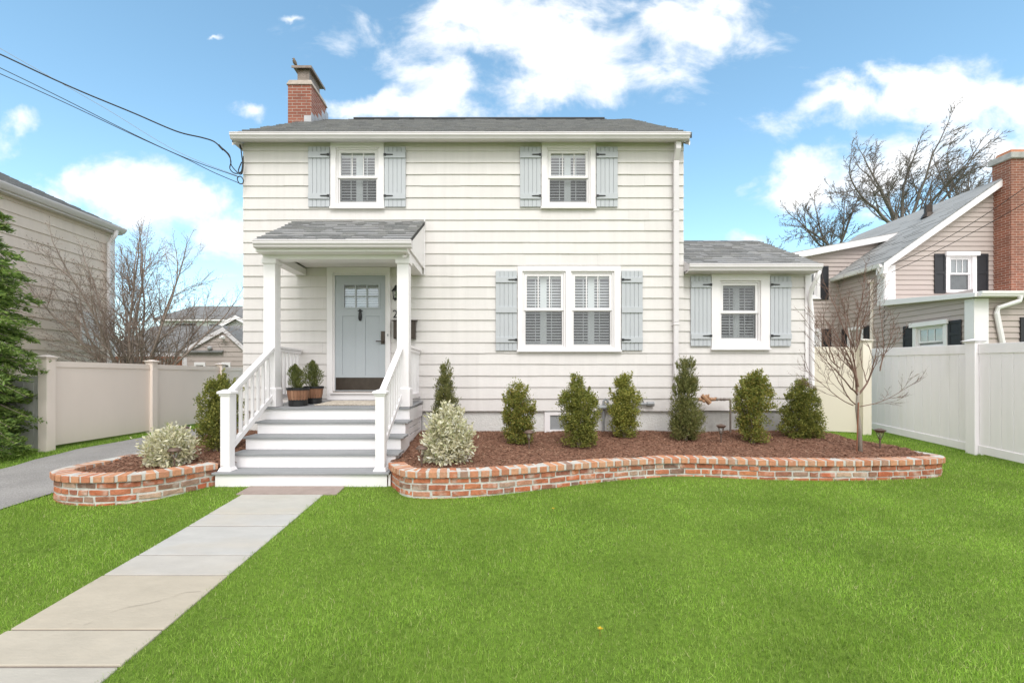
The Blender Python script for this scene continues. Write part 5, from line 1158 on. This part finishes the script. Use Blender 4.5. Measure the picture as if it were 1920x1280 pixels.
mb = MB(); gutter(mb, NX-0.16, NX+5, SY-0.34, 3.50, 3.37); mb.tube([(NX+0.85, SY-0.27, 3.37), (NX+0.85, SY-0.26, 3.25), (NX+0.42, SY-0.08, 3.05), (NX+0.40, SY-0.07, 2.9), (NX+0.92, SY-0.06, 0.3)][:1]+[(NX+0.84, SY-0.26, 3.26), (NX+0.50, SY-0.09, 3.12), (NX+0.48, SY-0.075, 2.98), (NX+0.80, SY-0.075, 1.4), (NX+0.80, SY-0.075, 0.3)], 0.055, 8); mb.build('gutter', M['trim'], rn)
mb = MB(); xa = XX(1910, SY); mb.box(xa, xa+0.32, SY-0.05, SY-0.02, 1.9, ZZ(595, SY)); mb.build('shutter', M['black_shutter'], rn)
# rear wing with a low sloping roof
RY = 15.9; Tr = wall_T('front', RY); rx0_, rx1_ = 10.05, 12.02
wr = dict(c=(XX(1497, RY), XX(1536, RY), ZZ(561, RY), ZZ(498, RY)), o=[(XX(1502, RY), XX(1530, RY), ZZ(556, RY), ZZ(503, RY))], mid=[ZZ(530, RY)])
wr2 = dict(c=(XX(1497, RY), XX(1538, RY), ZZ(665, RY), ZZ(616, RY)), o=[(XX(1502, RY), XX(1533, RY), ZZ(660, RY), ZZ(622, RY))], mid=[ZZ(645, RY)])
top = lambda x: 5.62+(x-10.05)*0.19
mb = MB(Tr); siding(mb, courses(0, 6.6, 0.148), lambda z: rx0_ if z < 5.62 else min(14.9, 10.05+(z-5.62)/0.19), lambda z: 12.05 if z < 5.0 else min(14.9, NX+(z-zE)/pit+0.1), [inset(wr['c'], 0.05), inset(wr2['c'], 0.05)], lap=0.026, w=(2, 3)); mb.T = None; mb.mi = 1
mb.box(rx0_+0.02, rx1_, RY+0.35, 20, 0, 5.5); mb.build('rear_wall', [M['tan'], M['tan']], rn)
mb = MB(); mb.hexa([(9.8, RY-0.2, 5.56), (15.2, RY-0.2, 6.59), (15.2, 20, 6.59), (9.8, 20, 5.56), (9.8, RY-0.2, 5.66), (15.2, RY-0.2, 6.69), (15.2, 20, 6.69), (9.8, 20, 5.66)]); mb.build('rear_roof', M['roof_light'], rn)
mb = MB(); mb.prism([(9.8, RY-0.23, 5.42), (14.6, RY-0.23, 6.34), (14.6, RY-0.23, 6.54), (9.8, RY-0.23, 5.63)], (0, 0.025, 0)); mb.prism([(9.8, RY-0.2, 5.42), (14.6, RY-0.2, 6.34), (14.6, RY-0.2, 6.45), (9.8, RY-0.2, 5.53)], (0, 0.2, 0)); mb.build('fascia', M['trim'], rn)
plain_window(wr, Tr, [(XX(1536.5, RY), XX(1552, RY))], lintel=False); plain_window(wr2, Tr, [(XX(1539, RY), XX(1557, RY))], lintel=False)
# small window on its side wall
Tw = wall_T('faces-x', NX); ss = dict(c=(-15.45, -14.78, ZZ(664, 15), ZZ(612, 15)), o=[(-15.37, -14.86, ZZ(660, 15), ZZ(618, 15))], mid=[ZZ(640, 15)])
plain_window(ss, Tw, [(-15.72, -15.47), (-14.77, -14.56)], lintel=False)
# wires on the right
wire([tuple(PP(1670, 497, 13.6)), tuple(PP(1990, 300, 10.5))], 0.008, 'upper black wire running from the tan house corner past its chimney', group='wires to the tan house', sag=0.22)
wire([tuple(PP(1672, 510, 13.6)), tuple(PP(1990, 340, 10.5))], 0.008, 'lower black wire running from the tan house corner past its chimney', group='wires to the tan house', sag=0.10)

# ------------------------------------------------------------------ bare trees
def grow(mb, tips, p, d, L, r, lvl, q, rg):
    n = q['seg'][min(lvl, len(q['seg'])-1)]; pts = [p.copy()]; rad = [r]; dirs = [d.copy()]
    end = r*q['taper']
    for i in range(n):
        j = Vector((rg.gauss(0, 1), rg.gauss(0, 1), rg.gauss(0, 1)))*q['wob']
        d = (d+j+Vector(q['up'])*q['upk'][min(lvl, len(q['upk'])-1)]+Vector(q['wind'])*(q['windk']*lvl)).normalized()
        p = p+d*(L/n); pts.append(p.copy()); dirs.append(d.copy()); rad.append(r+(end-r)*(i+1)/n)
    mb.tube(pts, rad, 7 if lvl == 0 else 5 if lvl < 3 else 3, cap=False)
    if lvl >= q['levels']: tips.append((pts[-1], d)); return
    nc = q['kids'][min(lvl, len(q['kids'])-1)]
    for k in range(nc):
        t = q['start'][min(lvl, len(q['start'])-1)]+(1-q['start'][min(lvl, len(q['start'])-1)])*(k+rg.random())/nc
        f = t*n; i = min(int(f), n-1); u = f-i; bp = pts[i].lerp(pts[i+1], u); bd = dirs[i+1]
        ang = R(rg.uniform(*q['ang'])); ax = bd.cross(Vector((rg.gauss(0, 1), rg.gauss(0, 1), rg.gauss(0, 1)))).normalized()
        nd = (Matrix.Rotation(ang, 3, ax) @ bd).normalized()
        br = (rad[i]+(rad[i+1]-rad[i])*u)*rg.uniform(*q['rr'])
        grow(mb, tips, bp, nd, L*rg.uniform(*q['lr'])*(1.15-0.45*t), max(br, q['rmin']), lvl+1, q, rg)
    grow(mb, tips, pts[-1], d, L*q['cont'], end, lvl+1, q, rg)
def bare_tree(name, label, base, trunks, q, mats, seed, cat='tree', group=None, buds=0.0, trunkpts=None):
    rg = random.Random(seed); rt = thing(name, base, label, cat, group); tips = []
    mt = MB()
    if trunkpts: mt.tube(trunkpts[0], trunkpts[1], 9)
    if not mt.f: mt.tube([Vector(base)-Vector((0, 0, 0.15)), Vector(base)+Vector((0, 0, 0.12))], [trunks[0][3]*1.5, trunks[0][3]*1.2], 8)
    mt.build('trunk', M[mats[0]], rt, smooth_=True)
    mb = MB()
    for (p, d, L, r) in trunks: grow(mb, tips, Vector(p), Vector(d).normalized(), L, r, q.get('lvl0', 0), q, rg)
    mb.build('crown', M[mats[1]], rt, smooth_=True)
    if buds:
        Cn = np.array([t[0] for t in tips]); D = np.array([t[1] for t in tips]); r_ = np.random.default_rng(seed)
        D = unit(D+r_.normal(0, 0.3, D.shape)); S_ = unit(np.cross(D, r_.normal(0, 1, D.shape)))
        tag(npmesh('bud', leafquads(Cn+D*buds*0.6, D*buds, S_*buds*0.35), 4, M['bud'], rt), kind='stuff')
    return rt
# multi-stemmed tree behind the left fence
bx0, by0 = -9.25, 11.3; bz0 = gz(bx0, by0)
q = dict(seg=(7, 5, 4, 3, 2), taper=0.42, wob=0.075, up=(0, 0, 1), upk=(0.065, 0.05, 0.04, 0.03), wind=(0, 0, 0), windk=0, levels=3, kids=(13, 7, 4), start=(0.08, 0.12, 0.15), ang=(24, 56), rr=(0.36, 0.58), lr=(0.30, 0.46), cont=0.30, rmin=0.0040)
tr_ = []
sp_ = (0.05, 0.2, 0.28, 0.36, 0.46, 0.54, 0.62, 0.70, 0.82, 1.0, 0.12, 0.32, 0.5, 0.76, 1.1)
for k in range(15):
    a = 2.4*k+0.3; s_ = sp_[k]
    tr_.append(((bx0+0.13*math.cos(a), by0+0.13*math.sin(a), bz0+0.6+0.12*(k % 4)), (math.cos(a)*s_, math.sin(a)*s_*0.8, 1.0), random.uniform(3.1, 3.5)-0.75*s_, 0.036))
bare_tree('bare_tree', 'bare multi stemmed tree with reddish buds behind the beige fence', (bx0, by0, bz0), tr_, q, ('bark', 'twig'), 11, buds=0.017, trunkpts=([(bx0, by0, bz0-0.2), (bx0, by0, bz0+0.5), (bx0+0.02, by0, bz0+0.95)], [0.22, 0.18, 0.17]))
# young bare tree in the right bed
tx, ty = XX(1611, 6.5), 6.5; tz0 = mz(tx, ty)
def pt(px, py, dy=0.0): return tuple(PP(px, py, ty+dy))
q = dict(seg=(6, 5, 4, 3), taper=0.45, wob=0.09, up=(0, 0, 1), upk=(0.10, 0.09, 0.07), wind=(0, 0, 0), windk=0, levels=3, kids=(4, 3, 2), start=(0.2, 0.2, 0.25), ang=(18, 40), rr=(0.5, 0.7), lr=(0.45, 0.7), cont=0.5, rmin=0.0028)
def lim(a, b, dyb, L, r): 
    A, B = Vector(pt(*a)), Vector(pt(*b, dyb)); return (tuple(A), tuple(B-A), L, r)
lims = [lim((1608, 740), (1560, 690), -0.3, 0.62, 0.013), lim((1608, 740), (1600, 640), 0.2, 0.75, 0.016), lim((1609, 725), (1606, 620), -0.2, 0.7, 0.015), lim((1611, 738), (1650, 700), 0.1, 0.62, 0.014), lim((1650, 690), (1680, 610), -0.1, 0.50, 0.008),
        lim((1604, 758), (1520, 715), -0.3, 0.75, 0.009), lim((1608, 722), (1590, 640), 0.4, 0.62, 0.012), lim((1612, 762), (1690, 745), -0.2, 0.55, 0.007), lim((1600, 760), (1540, 735), 0.3, 0.62, 0.008), lim((1575, 690), (1500, 640), -0.1, 0.62, 0.008), lim((1565, 680), (1540, 580), 0.1, 0.6, 0.009), lim((1605, 650), (1640, 570), 0.1, 0.5, 0.008), lim((1603, 655), (1580, 560), -0.2, 0.5, 0.008), lim((1606, 640), (1612, 540), 0.1, 0.75, 0.010), lim((1600, 650), (1560, 540), 0.15, 0.7, 0.009), lim((1604, 660), (1650, 560), -0.15, 0.7, 0.009), lim((1650, 695), (1665, 590), 0.1, 0.6, 0.008)]
rt = bare_tree('young_tree', 'young leafless tree with spreading red brown branches in the mulch bed', (tx, ty, tz0), lims, q, ('bark', 'redtwig'), 5, buds=0.008,
    trunkpts=([(tx+0.015, ty, tz0-0.08), (tx+0.005, ty, tz0+0.35), pt(1607, 765), pt(1609, 735)], [0.032, 0.027, 0.023, 0.019]))
mb = MB(); mb.tube([(tx-0.06, ty-0.03, tz0-0.05), (tx-0.035, ty-0.03, tz0+0.72)], 0.008, 6); tag(mb.build('tree_stake', M['redwood'], origin=(tx-0.06, ty-0.03, tz0)), 'thin reddish stake beside the young tree trunk', 'stake')
# big bare trees behind the tan house: limbs fan out from a fork, twigs combed to the right
q = dict(seg=(7, 6, 5, 4, 3), taper=0.40, wob=0.085, up=(0, 0, 1), upk=(0.035, 0.03, 0.02, 0.0), wind=(1, 0, 0.2), windk=0.030, levels=4, kids=(7, 5, 4, 3), start=(0.16, 0.15, 0.15, 0.2), ang=(24, 52), rr=(0.42, 0.62), lr=(0.36, 0.55), cont=0.42, rmin=0.016)
def big(px, Y, fork_py, top_py, angs, label, seed, r=0.3, grp='bare trees behind the tan house', lean=0.0):
    x = XX(px, Y); zf = ZZ(fork_py, Y); H = ZZ(top_py, Y)-zf; b = (x-lean*zf*0.5, Y, 0.3)
    tp = ([(b[0], Y, -0.1), (x-lean*zf*0.2, Y, zf*0.6), (x, Y, zf)], [r*1.3, r, r*0.9]); t0 = Vector(tp[0][-1]); rg = random.Random(seed)
    tr2 = [(tuple(t0-Vector((0, 0, rg.uniform(0, 0.12)*zf))), (math.sin(R(a_)), rg.uniform(-0.35, 0.35), math.cos(R(a_))), H*rg.uniform(0.62, 0.78)*f_, r*rg.uniform(0.28, 0.42)) for a_, f_ in angs]
    bare_tree('bare_tree', label, b, tr2, q, ('darktwig', 'darktwig'), seed, group=grp, trunkpts=tp)
big(1692, 30, 440, 232, ((-62, 0.95), (-40, 0.95), (-20, 0.92), (0, 0.88), (16, 0.88), (34, 0.86), (52, 0.95), (70, 1.0)), 'broad tall bare tree with many limbs fanning out above the grey roof', 31, 0.34)
big(1572, 33, 470, 345, ((-70, 1.15), (-48, 1.1), (-26, 1.0), (-4, 0.95), (22, 0.9), (50, 0.8)), 'shorter bare tree at the left of the group behind the grey roof', 32, 0.26)
big(1806, 31, 385, 205, ((-30, 0.7), (5, 0.8), (28, 0.64), (46, 0.72), (66, 0.8)), 'bare tree with limbs bending right towards the brick chimney', 33, 0.30, lean=0.15)
q = dict(q); q['levels'] = 3; q['rmin'] = 0.02
big(1448, 48, 468, 436, ((-50, 1), (-20, 1), (10, 1), (40, 1)), 'small distant bare tree above the wing roof', 35, 0.12, None)

# ------------------------------------------------------------------ evergreen at the left edge
exx, eyy = -8.42, 6.75; ez0 = gz(exx, eyy)
ev = thing('evergreen_tree', (exx, eyy, ez0), 'dense drooping evergreen tree in front of the board fence at the left edge', 'tree')
mb = MB(); mb.tube([(exx, eyy, ez0-0.1), (exx+0.03, eyy, ez0+2.2), (exx, eyy, ez0+4.6)], [0.13, 0.085, 0.02], 9); mb.build('trunk', M['bark'], ev, smooth_=True)
r_ = np.random.default_rng(77); H_ = 5.1; CE = []; DI = []; NV = []
bm_ = MB()
for k in range(520):
    t = r_.uniform(0.045, 0.99); zz = ez0+t*H_; a = r_.uniform(0, 2*np.pi)
    Lb = np.interp(t, [0, 0.08, 0.3, 0.6, 0.85, 1], [0.80, 1.02, 1.10, 0.92, 0.5, 0.08])*r_.uniform(0.72, 1.1)
    d0 = np.array([math.cos(a), math.sin(a), 0.25]); tip = np.array([exx, eyy, zz])+d0*Lb+np.array([0, 0, -0.42*Lb*Lb])
    bm_.tube([(exx, eyy, zz), (exx+d0[0]*Lb*0.5, eyy+d0[1]*Lb*0.5, zz+0.10*Lb), tuple(tip)], [0.012, 0.008, 0.003], 4, cap=False)
    m_ = 42
    for i in range(m_):
        s_ = r_.uniform(0.25, 1.0); c_ = np.array([exx, eyy, zz])+d0*Lb*s_+np.array([0, 0, -0.42*(Lb*s_)**2]); sd = np.array([-math.sin(a), math.cos(a), 0])
        w = r_.uniform(-1, 1)*0.30*(1.15-s_)*Lb; c_ = c_+sd*w+np.array([0, 0, -abs(w)*0.25])
        sp = unit(d0*0.8+sd*np.sign(w)*0.6+np.array([0, 0, -0.35])+r_.normal(0, 0.25, 3))
        for j in range(8):
            CE.append(c_+sp*(j-3)*0.018+r_.normal(0, 0.017, 3)); DI.append(sp+r_.normal(0, 0.4, 3)+np.array([0, 0, 0.1]))
bm_.build('branch', M['twig'], ev)
CE = np.array(CE); DI = unit(np.array(DI)); SD = unit(np.cross(DI, r_.normal(0, 1, CE.shape))); sz = r_.uniform(0.7, 1.3, (len(CE), 1))
npmesh('foliage', leafquads(CE, DI*0.036*sz, SD*0.010*sz), 4, M['ever'], ev)

# ------------------------------------------------------------------ grass blades
def grassmat():
    m = bpy.data.materials.new('grass_blade'); t = nt(m); L = t.links.new
    out = N(t, 'ShaderNodeOutputMaterial'); b = N(t, 'ShaderNodeBsdfPrincipled'); b.inputs['Roughness'].default_value = 0.5; b.inputs['Specular IOR Level'].default_value = 0.25
    g = N(t, 'ShaderNodeNewGeometry')
    r1 = ramp(t, [(0, (0.11, 0.21, 0.028)), (0.3, (0.23, 0.40, 0.048)), (0.7, (0.35, 0.55, 0.07)), (0.93, (0.48, 0.65, 0.15)), (0.97, (0.56, 0.57, 0.24)), (1, (0.62, 0.58, 0.32))])
    L(g.outputs['Random Per Island'], r1.inputs[0])
    tc = N(t, 'ShaderNodeTexCoord'); nz = N(t, 'ShaderNodeTexNoise'); nz.inputs['Scale'].default_value = 1.3; nz.inputs['Detail'].default_value = 5; nz.inputs['Roughness'].default_value = 0.6; L(tc.outputs['Object'], nz.inputs['Vector'])
    mr = N(t, 'ShaderNodeMapRange'); mr.inputs[1].default_value = 0.3; mr.inputs[2].default_value = 0.7; mr.inputs[3].default_value = 0.66; mr.inputs[4].default_value = 1.20; L(nz.outputs[0], mr.inputs[0])
    mx = N(t, 'ShaderNodeMix', data_type='RGBA', blend_type='MULTIPLY'); mx.inputs[0].default_value = 1; L(r1.outputs[0], mx.inputs[6]); L(mr.outputs[0], mx.inputs[7])
    L(mx.outputs[2], b.inputs['Base Color']); tr = N(t, 'ShaderNodeBsdfTranslucent'); L(mx.outputs[2], tr.inputs[0])
    ms = N(t, 'ShaderNodeMixShader'); ms.inputs[0].default_value = 0.32; L(b.outputs[0], ms.inputs[1]); L(tr.outputs[0], ms.inputs[2]); L(ms.outputs[0], out.inputs[0]); return m
gr = np.random.default_rng(3)
def region(x0, x1, y0, y1, dens, h, w):
    n = int((x1-x0)*(y1-y0)*dens); x = gr.uniform(x0, x1, n); y = gr.uniform(y0, y1, n)
    return x, y, np.full(n, h), np.full(n, w)
parts = [region(-3.4, 4.2, 1.75, 2.7, 11000, 0.036, 0.0034), region(-4.8, 5.5, 2.7, 3.8, 8500, 0.034, 0.0037), region(-6.5, 7.7, 3.8, 5.2, 5600, 0.036, 0.0042), region(-6.8, 7.75, 5.2, 6.4, 4200, 0.036, 0.005),
         region(5.6, 7.75, 6.4, 9.6, 3200, 0.038, 0.006), region(-11, -6.9, 5.0, 7.6, 3000, 0.038, 0.006), region(-7.62, -7.0, 7.6, 13, 3000, 0.04, 0.007)]
gx_, gy_, gh, gw = (np.concatenate(a) for a in zip(*parts))
keep = np.ones(len(gx_), bool)
edge = 0.012*np.sin(gy_*23)+0.010*np.sin(gy_*57+1)
keep &= ~((gx_ > -3.052+edge) & (gx_ < -2.118+edge) & (gy_ < 5.45))
keep &= ~((gx_ > -3.13) & (gx_ < -1.96) & (gy_ > 5.30) & (gy_ < 5.64))
wv = lambda y, s: 0.035*np.sin(y*3.1+s)+0.02*np.sin(y*7.7+2*s)
keep &= ~((gx_ > -7.16+wv(gy_, 1)) & (gx_ < -5.36+0.8*wv(gy_, 2)))
keep &= ~inpoly(gx_, gy_, polyR); keep &= ~inpoly(gx_, gy_, polyL)
keep &= ~((gx_ > -3.62) & (gx_ < -1.36) & (gy_ > 5.625)); keep &= ~((gx_ > -5.2) & (gx_ < 5.6) & (gy_ > 5.9) & (gx_ < 3.0))
gx_, gy_, gh, gw = gx_[keep], gy_[keep], gh[keep], gw[keep]; n = len(gx_)
gzv = 0.071*(np.minimum(np.maximum(gy_, -3.0), 7.8+1.8*np.clip((gx_+2)/4, 0, 1))-5.45)
hh = gh*gr.uniform(0.5, 1.25, n)*(1+0.18*np.sin(gx_*2.1+gy_*1.3)*np.sin(gy_*2.9)); az = gr.uniform(0, 2*np.pi, n); tl = np.abs(gr.normal(0, 0.62, n)); fa = gr.uniform(0, 2*np.pi, n)
tipv = np.stack([np.cos(az)*tl*hh, np.sin(az)*tl*hh, hh*np.cos(np.minimum(tl, 1.2)*0.8)], 1); root = np.stack([gx_, gy_, gzv-0.004], 1)
sidev = np.stack([np.cos(fa), np.sin(fa), np.zeros(n)], 1)*(gw*gr.uniform(0.7, 1.3, n))[:, None]
V = np.empty((n, 3, 3)); V[:, 0] = root-sidev*0.5; V[:, 1] = root+sidev*0.5; V[:, 2] = root+tipv
tag(npmesh('grass', V.reshape(-1, 3), 3, grassmat(), None, (0, 0, 0)), kind='stuff')
# dandelions
for px, py, lab in ((1037, 961, 'single yellow dandelion in the lawn nearer the brick wall'), (1125, 1192, 'single yellow dandelion low in the foreground lawn')):
    x, y = G(px, py); z = gz(x, y); rt = thing('dandelion', (x, y, z), lab, 'flower', 'dandelions in the lawn')
    mb = MB(); mb.tube([(x, y, z), (x, y, z+0.042)], 0.003, 5); mb.build('stem', M['box'], rt)
    mb = MB()
    for k in range(14):
        a = k*2.4; rr_ = 0.007+0.011*(k/14)
        mb.face([(x, y, z+0.042), (x+rr_*math.cos(a-0.25), y+rr_*math.sin(a-0.25), z+0.050), (x+1.2*rr_*math.cos(a), y+1.2*rr_*math.sin(a), z+0.052), (x+rr_*math.cos(a+0.25), y+rr_*math.sin(a+0.25), z+0.050)])
    mb.build('petal', M['dandelion'], rt)

# ------------------------------------------------------------------ sky, sun, camera
sc_ = bpy.context.scene
w = bpy.data.worlds.new('World'); sc_.world = w; w.use_nodes = True; t = w.node_tree; t.nodes.clear(); L = t.links.new
out = N(t, 'ShaderNodeOutputWorld'); bg = N(t, 'ShaderNodeBackground'); sky = N(t, 'ShaderNodeTexSky'); sky.sky_type = 'NISHITA'; sky.sun_disc = False
SUN_EL, SUN_AZ = 50.0, 176.0     # azimuth clockwise from +y
sky.sun_elevation = R(SUN_EL); sky.sun_rotation = R(SUN_AZ); sky.altitude = 0; sky.air_density = 1.0; sky.dust_density = 0.6; sky.ozone_density = 1.5
def math_(op, a, b=None, c=None, clamp=False):
    n_ = N(t, 'ShaderNodeMath', operation=op); n_.use_clamp = clamp
    for i, v in enumerate((a, b, c)):
        if v is None: continue
        if hasattr(v, 'links'): L(v, n_.inputs[i])
        else: n_.inputs[i].default_value = v
    return n_.outputs[0]
tc = N(t, 'ShaderNodeTexCoord'); sep = N(t, 'ShaderNodeSeparateXYZ'); L(tc.outputs['Generated'], sep.inputs[0])
yy = math_('MAXIMUM', sep.outputs[1], 0.06); u = math_('DIVIDE', sep.outputs[0], yy); v = math_('DIVIDE', sep.outputs[2], yy)
cmb = N(t, 'ShaderNodeCombineXYZ'); L(u, cmb.inputs[0]); L(v, cmb.inputs[1])
nd = N(t, 'ShaderNodeTexNoise'); nd.inputs['Scale'].default_value = 3.2; nd.inputs['Detail'].default_value = 6; nd.inputs['Roughness'].default_value = 0.6; L(cmb.outputs[0], nd.inputs['Vector'])
vs = N(t, 'ShaderNodeVectorMath', operation='SUBTRACT'); L(nd.outputs['Color'], vs.inputs[0]); vs.inputs[1].default_value = (0.5, 0.5, 0.5)
vm = N(t, 'ShaderNodeVectorMath', operation='SCALE'); L(vs.outputs[0], vm.inputs[0]); vm.inputs['Scale'].default_value = 0.20
va = N(t, 'ShaderNodeVectorMath', operation='ADD'); L(cmb.outputs[0], va.inputs[0]); L(vm.outputs[0], va.inputs[1])
blobs = [(1050, 75, 330, 95), (1290, 25, 150, 55), (900, 40, 160, 60), (850, 165, 120, 60), (1010, 160, 130, 55), (720, 200, 160, 32), (620, 195, 90, 35), (470, 205, 50, 30), (1140, 140, 60, 70),
         (1720, 205, 210, 50), (1880, 190, 140, 60), (1590, 190, 90, 45), (1560, 350, 170, 55), (1750, 300, 170, 75), (1880, 330, 150, 90),
         (30, 215, 75, 38), (200, 350, 170, 48), (330, 400, 170, 55), (80, 350, 110, 30), (420, 440, 110, 50), (400, 520, 80, 18), (555, 32, 55, 16), (395, 75, 25, 12), (1400, 445, 60, 22), (330, 335, 40, 16), (-300, 300, 260, 80), (2250, 150, 260, 110), (500, -300, 420, 130), (1500, -420, 500, 140)]
acc = None
for px, py, sx, sy in blobs:
    mp = N(t, 'ShaderNodeMapping'); mp.vector_type = 'POINT'
    su_, sv_ = sx/F, sy/F; mp.inputs['Scale'].default_value = (1/su_, 1/sv_, 1); mp.inputs['Location'].default_value = (-(px-PX)/F/su_, -(PY-py)/F/sv_, 0)
    L(va.outputs[0], mp.inputs[0]); ln_ = N(t, 'ShaderNodeVectorMath', operation='LENGTH')
    s2 = N(t, 'ShaderNodeVectorMath', operation='MULTIPLY'); L(mp.outputs[0], s2.inputs[0]); s2.inputs[1].default_value = (1, 1, 0); L(s2.outputs[0], ln_.inputs[0])
    b_ = math_('SUBTRACT', 1.18 if sx*sy > 3500 else (0.62 if sx*sy > 1200 else 0.45), ln_.outputs['Value'])
    acc = b_ if acc is None else math_('SMOOTH_MAX', acc, b_, 0.25)
fb = N(t, 'ShaderNodeTexNoise'); fb.inputs['Scale'].default_value = 5.5; fb.inputs['Detail'].default_value = 9; fb.inputs['Roughness'].default_value = 0.58; fb.inputs['Distortion'].default_value = 0.3
mpf = N(t, 'ShaderNodeMapping'); mpf.inputs['Scale'].default_value = (1, 1.5, 1); L(cmb.outputs[0], mpf.inputs[0]); L(mpf.outputs[0], fb.inputs['Vector'])
fd = math_('MULTIPLY', math_('SUBTRACT', fb.outputs[0], 0.5), 3.3)
tot = math_('ADD', acc, fd)
mr = N(t, 'ShaderNodeMapRange', interpolation_type='SMOOTHSTEP'); mr.inputs[1].default_value = -0.05; mr.inputs[2].default_value = 1.0; L(tot, mr.inputs[0])
# near-full cloud over the unseen rest of the sky, added as fill light
n2 = N(t, 'ShaderNodeTexNoise'); n2.inputs['Scale'].default_value = 2.6; n2.inputs['Detail'].default_value = 8; L(tc.outputs['Generated'], n2.inputs['Vector'])
mr2 = N(t, 'ShaderNodeMapRange', interpolation_type='SMOOTHSTEP'); mr2.inputs[1].default_value = 0.18; mr2.inputs[2].default_value = 0.46; L(n2.outputs[0], mr2.inputs[0])
mrf = N(t, 'ShaderNodeMapRange', interpolation_type='SMOOTHSTEP'); mrf.inputs[1].default_value = 0.12; mrf.inputs[2].default_value = 0.35; L(sep.outputs[1], mrf.inputs[0])
mf = N(t, 'ShaderNodeMix'); L(mrf.outputs[0], mf.inputs[0]); L(mr2.outputs[0], mf.inputs[2]); L(mr.outputs[0], mf.inputs[3])
# cloud body: bright with soft grey-blue undersides
n3 = N(t, 'ShaderNodeTexNoise'); n3.inputs['Scale'].default_value = 7; n3.inputs['Detail'].default_value = 7; L(va.outputs[0], n3.inputs['Vector'])
CL = 6.2
rc = ramp(t, [(0.35, (0.88*CL, 0.91*CL, 0.95*CL)), (0.6, (CL, CL, CL*0.995))]); L(n3.outputs[0], rc.inputs[0])
hs = N(t, 'ShaderNodeHueSaturation'); hs.inputs['Saturation'].default_value = 1.02; hs.inputs['Value'].default_value = 1.36; hs.inputs['Hue'].default_value = 0.480; L(sky.outputs[0], hs.inputs['Color'])
mc = N(t, 'ShaderNodeMix', data_type='RGBA'); L(mf.outputs[0], mc.inputs[0]); L(hs.outputs[0], mc.inputs[6])
back = N(t, 'ShaderNodeMapRange'); back.inputs[1].default_value = 0.25; back.inputs[2].default_value = -0.3; back.inputs[3].default_value = 1.0; back.inputs[4].default_value = 1.30; L(sep.outputs[1], back.inputs[0])   # unseen clouds behind the viewer, brightened as added fill for side-facing fences
vb = N(t, 'ShaderNodeVectorMath', operation='SCALE'); L(rc.outputs[0], vb.inputs[0]); L(back.outputs[0], vb.inputs['Scale']); L(vb.outputs[0], mc.inputs[7])
L(mc.outputs[2], bg.inputs[0]); bg.inputs[1].default_value = 0.15; L(bg.outputs[0], out.inputs[0])
sl_ = bpy.data.lights.new('sun', 'SUN'); sl_.energy = 1.4; sl_.angle = R(26); sl_.color = (1.0, 0.975, 0.94); so = bpy.data.objects.new('sun', sl_); C.objects.link(so)
a = R(SUN_AZ); e = R(SUN_EL); sd = Vector((math.sin(a)*math.cos(e), math.cos(a)*math.cos(e), math.sin(e)))
so.rotation_euler = (-sd).to_track_quat('-Z', 'Y').to_euler(); so.location = (-4, -8, 14)
cd = bpy.data.cameras.new('camera'); cam = bpy.data.objects.new('camera', cd); C.objects.link(cam); sc_.camera = cam
cam.location = (0, 0, CZ); cam.rotation_euler = (R(90), 0, 0); cd.sensor_width = 36; cd.lens = 36*F/1920; cd.shift_x = (960-PX)/1920; cd.shift_y = (PY-640)/1920; cd.clip_end = 2000; cd.clip_start = 0.05
vs_ = sc_.view_settings; vs_.view_transform = 'Standard'; vs_.look = 'None'; vs_.gamma = 1; vs_.exposure = 0.5
sc_.cycles.max_bounces = 8; sc_.cycles.transparent_max_bounces = 12; sc_.cycles.use_denoising = True
